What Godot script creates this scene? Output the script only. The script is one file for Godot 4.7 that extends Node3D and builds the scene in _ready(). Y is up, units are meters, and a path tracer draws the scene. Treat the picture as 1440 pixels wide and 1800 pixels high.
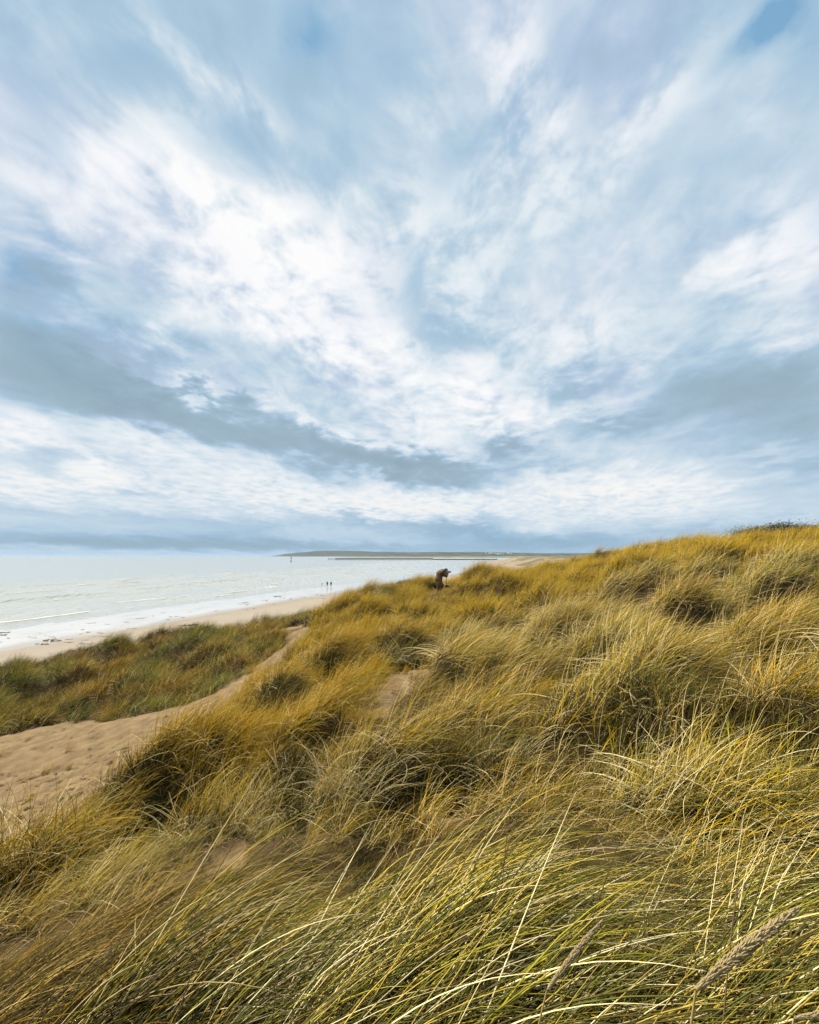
extends Node3D

# the sky: a high streaky overcast laid on a plane above the land, thicker and thinner masses in it, blue where it opens
const CLOUD_MASSES := [
	[-0.430, 0.666, 0.264, 0.118, 38, 0.42],
	[-0.541, 0.791, 0.166, 0.083, 40, 0.22],
	[-0.804, 0.818, 0.153, 0.111, 25, 0.22],
	[-0.652, 0.999, 0.166, 0.083, 30, 0.10],
	[-0.222, 0.624, 0.153, 0.083, 45, 0.20],
	[-0.111, 0.458, 0.208, 0.062, 30, 0.20],
	[-0.541, 0.472, 0.125, 0.069, 25, 0.20],
	[0.277, 1.019, 0.076, 0.153, 8, 0.34],
	[0.409, 0.964, 0.049, 0.083, 12, 0.22],
	[0.208, 1.165, 0.069, 0.111, 0, 0.14],
	[-0.569, 1.137, 0.049, 0.153, -38, 0.22],
	[-0.374, 1.026, 0.049, 0.097, -40, 0.20],
	[0.638, 0.971, 0.049, 0.208, 32, 0.22],
	[0.472, 0.846, 0.166, 0.055, -28, 0.14],
	[0.055, 0.971, 0.055, 0.166, 0, 0.12],
	[0.055, 0.652, 0.236, 0.153, 0, 0.14],
	[0.922, 0.693, 0.125, 0.053, -38, 0.30],
	[0.804, 0.596, 0.097, 0.042, -30, 0.20],
	[0.943, 0.472, 0.111, 0.055, -20, 0.18],
	[0.472, 0.416, 0.250, 0.125, -20, 0.12],
	[0.111, 0.333, 0.208, 0.062, 25, 0.20],
	[0.028, 0.194, 0.125, 0.083, 15, 0.16],
	[-0.902, 0.180, 0.139, 0.049, 15, 0.32],
	[-0.763, 0.097, 0.083, 0.031, 25, 0.26],
	[-0.915, 0.069, 0.125, 0.028, 10, 0.22],
	[-0.139, 0.039, 0.458, 0.044, 4, 0.20],
	[0.319, 0.044, 0.458, 0.036, -5, 0.20],
	[0.735, 0.028, 0.277, 0.031, -5, 0.15],
	[-0.541, 0.316, 0.208, 0.014, 19, 0.26],
	[-0.222, 0.229, 0.194, 0.012, 19, 0.22],
	[-0.652, 0.194, 0.166, 0.036, 14, 0.18],
	[-0.444, 0.139, 0.277, 0.036, 10, 0.15],
	[0.194, 0.250, 0.153, 0.036, 5, 0.16],
	[0.458, 0.250, 0.166, 0.033, -6, 0.14],
	[0.569, 0.069, 0.194, 0.019, -6, 0.16],
	[0.888, 0.139, 0.166, 0.014, -6, 0.14],
	[0.846, 0.076, 0.180, 0.014, -6, 0.14],
	[0.250, -0.042, 0.055, 0.019, 0, 0.20],
	[0.333, -0.035, 0.055, 0.028, 0, 0.18],
	[0.139, -0.062, 0.042, 0.012, 0, 0.14],
	[-0.264, -0.055, 0.055, 0.019, 0, 0.10],
	[-0.347, 0.173, 0.555, 0.053, 13, -0.37],
	[0.014, 0.108, 0.180, 0.033, 8, -0.34],
	[-0.791, 0.333, 0.416, 0.092, 14, -0.31],
	[-0.860, 0.430, 0.277, 0.083, 16, -0.28],
	[-0.929, 0.596, 0.097, 0.055, 20, -0.34],
	[-0.652, 0.541, 0.125, 0.055, 40, -0.18],
	[0.055, 0.472, 0.097, 0.062, 50, -0.20],
	[0.139, 0.416, 0.097, 0.042, 45, -0.15],
	[-0.333, 0.388, 0.208, 0.055, 22, -0.14],
	[0.943, 0.236, 0.250, 0.153, 0, -0.32],
	[0.707, 0.291, 0.291, 0.069, -16, -0.24],
	[0.915, 0.069, 0.208, 0.055, -6, -0.14],
	[0.236, 0.169, 0.076, 0.028, 5, -0.36],
	[0.388, 0.291, 0.125, 0.031, -8, -0.26],
	[0.444, 0.222, 0.125, 0.022, -4, -0.26],
	[-0.874, 0.146, 0.083, 0.036, 5, -0.34],
	[0.735, 0.472, 0.153, 0.083, -25, -0.12],
	[0.666, 0.583, 0.153, 0.083, -25, -0.12],
	[0.180, -0.049, 0.153, 0.036, 0, -0.30],
	[0.388, -0.076, 0.180, 0.022, 0, -0.24],
	[-0.111, -0.021, 0.194, 0.018, 4, -0.26],
	[-0.666, 0.039, 0.069, 0.010, 0, -0.22],
	[-0.818, -0.062, 0.638, 0.017, 2, -0.20],
	[-0.583, -0.080, 0.666, 0.011, 1, -0.26],
	[-0.791, -0.007, 0.555, 0.017, 3, -0.12],
	[0.832, -0.049, 0.277, 0.028, 0, -0.20],
	[-0.374, -0.049, 0.208, 0.028, 2, -0.15],
	[0.333, 0.111, 0.166, 0.019, -5, -0.16],
	[0.416, 0.652, 0.180, 0.097, -20, -0.08],
	[0.596, 0.832, 0.125, 0.111, -20, -0.12],
	[-0.250, 1.068, 0.097, 0.083, 0, -0.14],
	[0.513, 1.096, 0.222, 0.083, -10, -0.10],
	[-0.416, 0.888, 0.153, 0.083, 10, -0.10],
	[-0.846, 1.096, 0.166, 0.083, 10, -0.08]]
const BLUE_GAPS := [
	[-0.180, 1.200, 0.076, 0.083, 0, 0.55],
	[-0.222, 1.221, 0.125, 0.083, 0, 0.20],
	[0.090, 0.804, 0.049, 0.076, 10, 0.36],
	[0.957, 1.207, 0.083, 0.083, -30, 0.95],
	[0.846, 1.144, 0.104, 0.039, -40, 0.60],
	[0.971, 1.082, 0.055, 0.083, 0, 0.40],
	[0.804, 0.673, 0.039, 0.033, -50, 0.60],
	[0.832, 0.721, 0.055, 0.055, -50, 0.30],
	[-0.687, 1.172, 0.062, 0.069, 0, 0.35],
	[-0.922, 0.607, 0.076, 0.044, 20, 0.55],
	[-0.902, 0.915, 0.055, 0.097, 0, 0.30],
	[-0.957, 0.999, 0.055, 0.125, 0, 0.20],
	[0.999, 0.832, 0.083, 0.139, 0, 0.25],
	[-0.652, -0.049, 0.583, 0.031, 2, 0.22],
	[0.180, -0.055, 0.153, 0.033, 0, 0.30],
	[0.402, -0.076, 0.166, 0.019, 0, 0.28],
	[-0.860, 0.472, 0.222, 0.055, 10, 0.25],
	[-0.028, 1.082, 0.083, 0.153, 0, 0.25],
	[0.763, 0.888, 0.125, 0.083, -30, 0.28],
	[-0.277, 0.472, 0.001, 0.001, 0, 0.00]]

const SKY_W := 4096
const SKY_H := 2048
const SKY_LEVEL := 0.75  # the sky's own brightness; the exposure of 1.9 lifts it again
const TILT := 0.10502
const GRID_W := 420
const GRID_H := 300
var sky_rows := []
var grid_rows := []
var warp_noise := FastNoiseLite.new()
var broad_noise := FastNoiseLite.new()
var streak_noise := FastNoiseLite.new()
var fine_noise := FastNoiseLite.new()
var hue_noise := FastNoiseLite.new()


# ---------------------------------------------------------------- the lie of the land
# metres: x to the right, second number northwards along the coast, third number height; the eye is at (0, 0, 0), the sea at -11
const LAND := [
	Vector3(-1.06, 1.20, -1.66), Vector3(0.00, 1.15, -1.66), Vector3(0.93, 1.05, -1.56), Vector3(0.00, 0.00, -1.65), Vector3(-3.00, 0.00, -2.30), Vector3(3.00, 0.00, -1.50),
	Vector3(0.00, -4.00, -1.60), Vector3(-6.00, -3.00, -3.20), Vector3(6.00, -3.00, -1.20), Vector3(-1.81, 2.00, -2.08), Vector3(-1.00, 1.90, -2.00), Vector3(0.00, 1.80, -1.92),
	Vector3(0.91, 1.90, -1.94), Vector3(1.64, 1.80, -1.86), Vector3(-2.75, 3.00, -2.45), Vector3(-1.67, 2.80, -2.37), Vector3(-1.23, 3.20, -2.15), Vector3(-0.46, 3.00, -2.35),
	Vector3(0.84, 3.60, -2.07), Vector3(-0.09, 3.60, -2.36), Vector3(1.87, 3.00, -2.12), Vector3(2.99, 3.20, -2.15), Vector3(-3.03, 4.00, -2.97), Vector3(-4.04, 4.60, -3.14),
	Vector3(-2.93, 4.80, -3.13), Vector3(-2.10, 5.00, -2.77), Vector3(-1.10, 5.20, -2.61), Vector3(-0.99, 6.20, -2.56), Vector3(-0.29, 7.20, -1.99), Vector3(0.82, 4.80, -2.44),
	Vector3(1.54, 4.20, -2.34), Vector3(0.67, 6.30, -2.36), Vector3(-3.82, 5.60, -3.24), Vector3(-3.52, 6.80, -3.02), Vector3(-2.89, 8.00, -3.13), Vector3(-1.89, 8.80, -2.92),
	Vector3(-1.40, 11.50, -2.60), Vector3(-0.35, 13.00, -2.60), Vector3(0.98, 18.00, -2.33), Vector3(-6.43, 7.50, -4.11), Vector3(-10.44, 11.00, -4.67), Vector3(-7.92, 11.50, -4.38),
	Vector3(-6.41, 11.50, -4.08), Vector3(-6.99, 9.20, -4.36), Vector3(-5.53, 7.00, -4.01), Vector3(-5.01, 12.50, -3.80), Vector3(-4.87, 14.50, -3.56), Vector3(-4.13, 17.00, -3.40),
	Vector3(-3.26, 20.00, -2.94), Vector3(-2.51, 23.00, -2.68), Vector3(-12.85, 13.50, -5.41), Vector3(-10.42, 14.50, -5.08), Vector3(-7.28, 14.00, -4.65), Vector3(-14.91, 18.00, -5.86),
	Vector3(-11.33, 18.00, -5.39), Vector3(-7.53, 17.50, -4.57), Vector3(-22.20, 23.00, -6.60), Vector3(-16.83, 24.00, -5.52), Vector3(-9.96, 23.00, -4.71), Vector3(-7.48, 23.00, -3.95),
	Vector3(-6.52, 24.00, -4.03), Vector3(-4.25, 26.00, -3.29), Vector3(-1.48, 27.00, -2.64), Vector3(-44.00, 32.00, -11.00), Vector3(-27.00, 37.00, -11.00), Vector3(-13.00, 50.00, -11.00),
	Vector3(-4.00, 62.00, -11.20), Vector3(6.00, 85.00, -11.30), Vector3(-30.00, 28.00, -8.20), Vector3(1.57, 23.00, -1.94), Vector3(0.00, 22.00, -2.17), Vector3(4.99, 28.00, -2.00),
	Vector3(10.43, 33.00, -1.67), Vector3(15.41, 40.00, -1.38), Vector3(21.10, 45.00, -0.62), Vector3(2.19, 9.00, -2.26), Vector3(3.43, 14.00, -2.09), Vector3(5.74, 15.00, -1.60),
	Vector3(4.02, 9.00, -1.90), Vector3(5.54, 8.50, -1.59), Vector3(2.43, 6.50, -2.33), Vector3(3.21, 5.00, -1.89), Vector3(4.33, 4.50, -1.74), Vector3(2.53, 4.00, -2.10),
	Vector3(3.60, 3.80, -2.01), Vector3(7.33, 7.50, -1.55), Vector3(7.33, 10.50, -1.17), Vector3(9.05, 10.00, -1.00), Vector3(9.41, 18.00, -0.97), Vector3(9.85, 17.00, -0.48),
	Vector3(11.62, 15.00, -0.07), Vector3(14.96, 15.00, 0.14), Vector3(17.00, 32.00, 0.00), Vector3(30.00, 30.00, 0.70), Vector3(32.00, 10.00, 1.00), Vector3(20.00, -2.00, 0.20),
	Vector3(42.00, 55.00, -1.50), Vector3(22.00, 55.00, -2.00), Vector3(34.00, 85.00, -6.00), Vector3(-14.00, 0.00, -5.40), Vector3(-16.00, 6.00, -5.20), Vector3(-30.00, 12.00, -7.50),
	Vector3(-40.00, 0.00, -9.00), Vector3(12.00, -20.00, -1.00), Vector3(-12.00, -20.00, -4.00)]
# hummocks that the grass has built: x, north, half width, half depth, height
const HUMMOCKS := [[-2.2, 6.1, 1.3, 0.8, 0.32], [-1.0, 6.3, 1.1, 0.75, 0.30], [-3.5, 6.4, 1.0, 0.75, 0.30], [-0.5, 5.2, 0.65, 0.5, 0.34], [0.8, 5.75, 0.95, 0.65, 0.34], [1.7, 6.4, 0.8, 0.6, 0.22],
	[-0.3, 10.4, 0.9, 0.7, 0.38], [0.7, 11.5, 1.0, 0.8, 0.36], [6.4, 9.9, 0.95, 0.7, 0.5], [3.3, 5.8, 1.1, 0.65, 0.34], [2.1, 5.5, 0.8, 0.55, 0.28], [2.8, 4.75, 1.3, 0.55, 0.28], [-3.75, 4.3, 0.75, 0.5, 0.40],
	[4.9, 19.6, 1.6, 1.0, 0.5], [9.0, 16.4, 1.4, 1.0, 0.5], [10.9, 14.2, 1.6, 0.9, 0.45], [4.0, 8.3, 1.0, 0.7, 0.3], [5.7, 7.2, 1.1, 0.7, 0.3], [3.7, 10.6, 1.2, 0.8, 0.35], [1.3, 10.0, 1.0, 0.8, 0.3], [2.2, 8.4, 1.0, 0.7, 0.3],
	[6.6, 13.2, 1.3, 0.9, 0.4], [2.6, 14.6, 1.2, 0.9, 0.4], [-1.6, 13.2, 0.8, 0.8, 0.3], [0.3, 16.2, 1.1, 0.9, 0.4], [-0.6, 20.6, 0.8, 0.8, 0.35], [-1.5, 23.6, 1.0, 0.9, 0.5], [4.6, 26.5, 1.6, 1.2, 0.6], [-3.6, 23.4, 0.9, 1.0, 0.5], [-2.6, 25.6, 1.2, 1.2, 0.5],
	[-12.0, 22.5, 2.0, 1.4, 0.5], [-9.6, 20.0, 1.4, 1.0, 0.4], [-15.5, 19.5, 1.8, 1.2, 0.4], [-16.5, 23.5, 1.6, 1.2, 0.5], [-21.0, 22.0, 2.2, 1.4, 0.5], [-7.3, 17.4, 1.2, 0.9, 0.35], [-11.5, 16.6, 1.5, 1.0, 0.4]]
# bare sand: from x, north to x, north, half width
const SAND := [[-13.0, 10.8, -7.2, 10.2, 2.2], [-9.0, 8.2, -5.7, 8.1, 1.3], [-7.0, 11.2, -5.5, 12.4, 0.9], [-5.4, 12.2, -4.95, 14.8, 0.68], [-4.95, 14.8, -4.75, 18.0, 0.68], [-4.7, 18.0, -3.6, 19.6, 0.55], [-3.2, 20.2, -2.6, 21.8, 0.36],
	[-8.3, 21.9, -7.6, 22.4, 0.7], [-6.6, 22.6, -5.8, 22.0, 0.6], [-5.4, 20.4, -5.0, 19.0, 0.55], [-0.6, 6.9, 0.15, 8.3, 0.48], [0.5, 4.1, 1.75, 4.25, 0.28], [-1.4, 3.3, -1.5, 3.7, 0.15], [-7.2, 6.8, -5.2, 6.2, 0.75], [-5.9, 9.2, -5.3, 7.4, 0.75], [-5.7, 9.6, -5.4, 12.0, 0.85], [-0.9, 17.6, -0.5, 18.2, 0.4], [2.3, 6.8, 2.5, 6.75, 0.22], [0.2, 4.4, 0.4, 4.4, 0.16],
	[1.45, 22.3, 1.75, 22.9, 0.38], [-0.1, 15.0, 0.25, 15.5, 0.3], [-1.2, 16.2, -0.9, 16.9, 0.35]]
# shaded hollows under the overhanging grass, same numbers
const HOLLOWS := [[-2.8, 5.0, -1.4, 4.7, 0.55], [-0.8, 4.3, -0.3, 4.3, 0.36], [0.4, 4.75, 1.3, 5.05, 0.42], [2.6, 4.85, 3.3, 4.95, 0.40], [1.5, 4.6, 2.0, 4.65, 0.3], [-0.8, 9.3, 0.4, 9.6, 0.5], [5.8, 8.8, 6.7, 8.8, 0.6], [-4.4, 3.8, -3.2, 3.6, 0.4],
	[3.8, 18.0, 5.4, 18.3, 0.8], [8.0, 15.0, 9.2, 15.2, 0.6], [2.9, 9.2, 3.9, 9.2, 0.5], [1.4, 12.1, 2.9, 12.2, 0.6], [4.6, 6.4, 5.6, 6.3, 0.45], [2.0, 7.6, 2.8, 7.5, 0.4], [5.6, 12.2, 6.8, 12.0, 0.55], [10.0, 13.0, 11.2, 13.0, 0.6], [-1.3, 6.0, -0.6, 5.7, 0.3], [7.4, 8.0, 8.4, 7.6, 0.5], [0.0, 14.2, 1.0, 14.6, 0.5], [3.4, 3.7, 4.2, 3.6, 0.35]]
# grass grazed short by the blowing sand, same numbers
const SHORT := [[1.0, 17.0, 1.75, 23.0, 0.75], [-0.9, 5.9, 0.5, 6.6, 0.55], [0.3, 3.3, 1.7, 3.5, 0.32], [-2.4, 3.9, -1.0, 3.3, 0.55], [-1.4, 2.6, -0.9, 2.4, 0.4], [-3.3, 3.3, -2.0, 2.5, 0.65], [-6.5, 5.2, -4.4, 4.9, 0.9], [-5.6, 5.4, -4.9, 5.6, 0.5]]
const COAST := [[-400.0, -190.0], [-60.0, -86.0], [0.0, -64.0], [48.0, -47.0], [95.0, -32.0], [119.0, -23.0], [200.0, 10.0], [317.0, 55.0], [430.0, 76.0], [565.0, 93.0], [790.0, 150.0], [1100.0, 262.0], [1700.0, 520.0], [2600.0, 980.0], [4200.0, 1900.0]]
const EYE := 11.0
const CELL := 0.25
const CELLS := 484
const BLADE_SHADES := 0
var hummocks := {}
var weights := PackedFloat64Array()
var height_rows := []
var lump_noise := FastNoiseLite.new()
var edge_noise := FastNoiseLite.new()
var clump_noise := FastNoiseLite.new()
var print_noise := FastNoiseLite.new()
var materials := {}

func _ready():
	var cam := Camera3D.new()
	cam.name = "camera"
	cam.fov = rad_to_deg(2.0 * atan(900.0 / 721.0))
	cam.rotation.x = TILT
	cam.near = 0.05
	cam.far = 60000
	add_child(cam)
	var env := Environment.new()
	env.background_mode = Environment.BG_SKY
	var mat := PanoramaSkyMaterial.new()
	mat.panorama = make_sky()
	env.sky = Sky.new()
	env.sky.sky_material = mat
	env.tonemap_mode = Environment.TONE_MAPPER_LINEAR
	env.tonemap_exposure = 1.9
	env.sdfgi_enabled = true
	env.ssao_enabled = true
	env.ssil_enabled = true
	env.fog_enabled = true
	env.fog_density = 0.00003
	env.fog_light_color = Color(0.62, 0.75, 0.88)
	var world := WorldEnvironment.new()
	world.name = "world"
	world.environment = env
	add_child(world)
	var sun := DirectionalLight3D.new()
	sun.name = "sun"
	sun.light_energy = 1.6
	sun.light_color = Color(1.0, 0.94, 0.84)
	sun.light_angular_distance = 7.0
	sun.shadow_enabled = true
	add_child(sun)
	sun.look_at_from_position(Vector3.ZERO, Vector3(0.52, -0.70, 0.28))
	var t := Time.get_ticks_msec()
	fbm(lump_noise, 61, 3)
	fbm(edge_noise, 62, 3)
	fbm(clump_noise, 63, 2)
	clump_noise.frequency = 0.55
	print_noise.seed = 64
	print_noise.noise_type = FastNoiseLite.TYPE_CELLULAR
	print_noise.frequency = 1.0
	print_noise.cellular_return_type = FastNoiseLite.RETURN_DISTANCE
	solve_land()
	print("land ", Time.get_ticks_msec() - t)
	lay_hummocks()
	build_dunes()
	print("dunes ", Time.get_ticks_msec() - t)
	build_shore()
	build_far_land()
	print("shore ", Time.get_ticks_msec() - t)
	plant_grass()
	print("grass ", Time.get_ticks_msec() - t)
	build_things()

func fbm(n: FastNoiseLite, number: int, octaves: int, gain := 0.5):
	n.noise_type = FastNoiseLite.TYPE_SIMPLEX_SMOOTH
	n.seed = number
	n.frequency = 1.0
	n.fractal_type = FastNoiseLite.FRACTAL_FBM
	n.fractal_octaves = octaves
	n.fractal_gain = gain

func mass_row(j: int):
	# masses on the plane that touches the sky dome 6 degrees above the northern horizon
	var out := PackedFloat32Array()
	out.resize(GRID_W * 2)
	var v := -0.15 + 1.65 * j / (GRID_H - 1.0)
	for i in GRID_W:
		var u := -1.25 + 2.5 * i / (GRID_W - 1.0)
		var sum := 0.0
		for b in CLOUD_MASSES:
			var dx: float = u - b[0]
			var dy: float = b[1] - v
			if absf(dx) > 2.2 * maxf(b[2], b[3]) or absf(dy) > 2.2 * maxf(b[2], b[3]):
				continue
			var a: float = deg_to_rad(b[4])
			var p: float = (dx * cos(a) + dy * sin(a)) / b[2]
			var q: float = (dy * cos(a) - dx * sin(a)) / b[3]
			sum += b[5] * exp(-0.9 * (p * p + q * q))
		out[2 * i] = sum
		sum = 0.0
		for b in BLUE_GAPS:
			var dx: float = u - b[0]
			var dy: float = b[1] - v
			if absf(dx) > 2.2 * maxf(b[2], b[3]) or absf(dy) > 2.2 * maxf(b[2], b[3]):
				continue
			var a: float = deg_to_rad(b[4])
			var p: float = (dx * cos(a) + dy * sin(a)) / b[2]
			var q: float = (dy * cos(a) - dx * sin(a)) / b[3]
			sum += b[5] * exp(-0.9 * (p * p + q * q))
		out[2 * i + 1] = sum
	grid_rows[j] = out

func masses(u: float, v: float) -> Vector2:
	var x := clampf((u + 1.25) / 2.5, 0.0, 0.9999) * (GRID_W - 1)
	var y := clampf((v + 0.15) / 1.65, 0.0, 0.9999) * (GRID_H - 1)
	var i := int(x)
	var j := int(y)
	var r0: PackedFloat32Array = grid_rows[j]
	var r1: PackedFloat32Array = grid_rows[mini(j + 1, GRID_H - 1)]
	var i1 := mini(i + 1, GRID_W - 1)
	var fx := x - i
	var fy := y - j
	var a := lerpf(lerpf(r0[2 * i], r0[2 * i1], fx), lerpf(r1[2 * i], r1[2 * i1], fx), fy)
	var b := lerpf(lerpf(r0[2 * i + 1], r0[2 * i1 + 1], fx), lerpf(r1[2 * i + 1], r1[2 * i1 + 1], fx), fy)
	return Vector2(a, b)

const TONES := [[0.0, Vector3(112, 146, 172)], [0.25, Vector3(148, 175, 194)], [0.5, Vector3(171, 198, 221)], [0.7, Vector3(207, 222, 234)], [0.86, Vector3(237, 242, 247)], [1.0, Vector3(254, 254, 254)]]
func tone(w: float) -> Vector3:
	for k in range(1, 6):
		if w <= TONES[k][0]:
			return (TONES[k - 1][1] as Vector3).lerp(TONES[k][1], (w - TONES[k - 1][0]) / (TONES[k][0] - TONES[k - 1][0]))
	return TONES[5][1]

func fade(from: float, to: float, x: float) -> float:
	# 1 up to from, 0 past to
	return 1.0 - smoothstep(from, to, x)

func sky_colour(d: Vector3) -> Vector3:
	var el := rad_to_deg(asin(d.y))
	var p := Vector2(d.x, -d.z) / (d.y + 0.13)
	var s := p.x * 0.17 + p.y * 0.985
	var t := p.x * 0.985 - p.y * 0.17
	var wx := warp_noise.get_noise_2d(s * 1.1, t * 1.9)
	var wy := warp_noise.get_noise_2d(s * 1.1 + 37.0, t * 1.9 + 11.0)
	var broad := broad_noise.get_noise_2d(s * 1.1 + wx * 0.35, t * 1.8 + wy * 0.35)
	var streak := streak_noise.get_noise_2d(s * 3.4 + wx * 0.5, t * 5.6 + wy * 0.5)
	var fine := fine_noise.get_noise_2d(p.x * 6.5 + wx * 0.5, p.y * 6.5 + wy * 0.5)
	# where the masses lie
	var m := Vector2.ZERO
	var f := -d.z * cos(TILT) + d.y * sin(TILT)
	var low := fade(0.0, 9.0, el)
	if f > 0.05:
		var u := d.x / f
		var v := (d.y * cos(TILT) + d.z * sin(TILT)) / f
		var k := lerpf(0.10, 0.032, fade(6.0, 30.0, el))
		m = masses(u + (wx + 0.45 * fine + 0.3 * streak) * k, v + (wy + 0.45 * fine - 0.3 * streak) * k * lerpf(0.9, 0.3, low))
		m *= fade(1.05, 1.25, absf(u)) * fade(1.32, 1.5, v)
	var w := 0.0
	if el < 4.0:
		w = lerpf(0.66, 0.72, el / 4.0)
	elif el < 30.0:
		w = lerpf(0.72, 0.70, (el - 4.0) / 26.0)
	else:
		w = lerpf(0.70, 0.53, smoothstep(32.0, 54.0, el))
	if m.x > 0.0:
		m.x *= clampf(0.95 + 1.1 * fine + 0.6 * streak, 0.3, 1.5)
	w += m.x + (1.0 - 0.30 * clampf(-m.x * 2.5, 0.0, 1.0)) * lerpf(1.0, 0.40, fade(4.0, 30.0, el)) * (0.14 * broad + 0.13 * streak + 0.14 * fine)
	var blue := m.y * 0.6 + maxf(0.0, -broad - 0.2) * 0.5 * smoothstep(20.0, 45.0, el)
	if w > 0.78:
		w = 0.78 + (w - 0.78) * 0.55
	w = clampf(w, 0.0, 1.0)
	var c := tone(w)
	var lilac := hue_noise.get_noise_2d(s * 1.2, t * 1.8)
	var bright := smoothstep(0.5, 0.95, w)
	if lilac > 0.0:
		c = c.lerp(Vector3(188, 196, 228).lerp(Vector3(240, 240, 250), bright), minf(1.0, lilac * 1.5) * 0.32 * smoothstep(8.0, 25.0, el))
	else:
		c = c.lerp(Vector3(174, 204, 222).lerp(Vector3(234, 244, 247), bright), minf(1.0, -lilac * 1.5) * 0.35)
	c = c.lerp(Vector3(247, 245, 240), smoothstep(0.7, 1.0, w) * fade(5.0, 14.0, el) * 0.8)
	c = c.lerp(Vector3(154, 176, 189), fade(0.3, 0.62, w) * fade(12.0, 32.0, el) * 0.55)
	c = c.lerp(Vector3(112, 163, 203), clampf(blue + 1.0 * blue * (streak + fine), 0.0, 0.85))
	return c

func sky_row(j: int):
	var el := (0.5 - (j + 0.5) / SKY_H) * PI
	var out := PackedByteArray()
	out.resize(SKY_W * 3)
	var i := 0
	var last := Vector3.ZERO
	while i < SKY_W:
		var az := wrapf((i + 0.5) / SKY_W * TAU, -PI, PI)
		var stride := 1 if absf(az) < deg_to_rad(72.0) else 4
		if el > deg_to_rad(66.0):
			stride = 4
		var c := sky_colour(Vector3(sin(az) * cos(el), sin(el), -cos(az) * cos(el))) * SKY_LEVEL
		for k in stride:
			if i < SKY_W:
				var cc := c if stride == 1 else last.lerp(c, (k + 1.0) / stride) if i >= 4 else c
				out[3 * i] = int(cc.x + 0.5)
				out[3 * i + 1] = int(cc.y + 0.5)
				out[3 * i + 2] = int(cc.z + 0.5)
			i += 1
		last = c
	sky_rows[j] = out

func make_sky() -> ImageTexture:
	fbm(warp_noise, 11, 3)
	fbm(broad_noise, 5, 4)
	fbm(streak_noise, 23, 5, 0.58)
	fbm(fine_noise, 31, 5, 0.6)
	fbm(hue_noise, 47, 2)
	grid_rows.resize(GRID_H)
	in_parallel(mass_row, GRID_H)
	sky_rows.resize(SKY_H / 2)
	in_parallel(sky_row, SKY_H / 2)
	var bytes := PackedByteArray()
	for r in sky_rows:
		bytes.append_array(r)
	var below := PackedByteArray()
	below.resize(SKY_W * 3)
	for i in SKY_W:
		below[3 * i] = 178
		below[3 * i + 1] = 184
		below[3 * i + 2] = 180
	for j in SKY_H / 2:
		bytes.append_array(below)
	sky_rows.clear()
	return ImageTexture.create_from_image(Image.create_from_data(SKY_W, SKY_H, false, Image.FORMAT_RGB8, bytes))

func in_parallel(work, count: int):
	var id := WorkerThreadPool.add_group_task(work, count)
	WorkerThreadPool.wait_for_group_task_completion(id)

func bend_of(r2: float) -> float:
	return 0.5 * r2 * log(r2 + 1e-12) if r2 > 0.0 else 0.0

func solve_land():
	# a thin plate through the LAND points
	var n := LAND.size()
	var m := n + 3
	var a := []
	for i in m:
		var row := PackedFloat64Array()
		row.resize(m + 1)
		a.append(row)
	for i in n:
		var p: Vector3 = LAND[i]
		for j in n:
			var q: Vector3 = LAND[j]
			a[i][j] = bend_of((p.x - q.x) ** 2 + (p.y - q.y) ** 2) + (0.35 if i == j else 0.0)
		a[i][n] = 1.0
		a[i][n + 1] = p.x
		a[i][n + 2] = p.y
		a[n][i] = 1.0
		a[n + 1][i] = p.x
		a[n + 2][i] = p.y
		a[i][m] = p.z
	for c in m:
		var best := c
		for r in range(c, m):
			if absf(a[r][c]) > absf(a[best][c]):
				best = r
		var top: PackedFloat64Array = a[best]
		a[best] = a[c]
		a[c] = top
		for r in range(c + 1, m):
			var row: PackedFloat64Array = a[r]
			var f := row[c] / top[c]
			if f != 0.0:
				for k in range(c, m + 1):
					row[k] -= f * top[k]
				a[r] = row
	weights.resize(m)
	for r in range(m - 1, -1, -1):
		var v: float = a[r][m]
		for k in range(r + 1, m):
			v -= a[r][k] * weights[k]
		weights[r] = v / a[r][r]
	height_rows.resize(CELLS + 1)
	in_parallel(height_row, CELLS + 1)

func height_row(j: int):
	var n := LAND.size()
	var out := PackedFloat32Array()
	out.resize(CELLS + 1)
	var d := -25.0 + j * CELL
	for i in CELLS + 1:
		var x := -60.5 + i * CELL
		var h := weights[n] + weights[n + 1] * x + weights[n + 2] * d
		for k in n:
			var p: Vector3 = LAND[k]
			var r2 := (x - p.x) * (x - p.x) + (d - p.y) * (d - p.y) + 1e-9
			h += weights[k] * 0.5 * r2 * log(r2)
		out[i] = clampf(h, -11.6, 3.0)
	height_rows[j] = out

func broad_height(x: float, d: float) -> float:
	var u := clampf((x + 60.5) / CELL, 0.0, CELLS - 0.001)
	var v := clampf((d + 25.0) / CELL, 0.0, CELLS - 0.001)
	var i := int(u)
	var j := int(v)
	var r0: PackedFloat32Array = height_rows[j]
	var r1: PackedFloat32Array = height_rows[j + 1]
	return lerpf(lerpf(r0[i], r0[i + 1], u - i), lerpf(r1[i], r1[i + 1], u - i), v - j)

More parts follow.
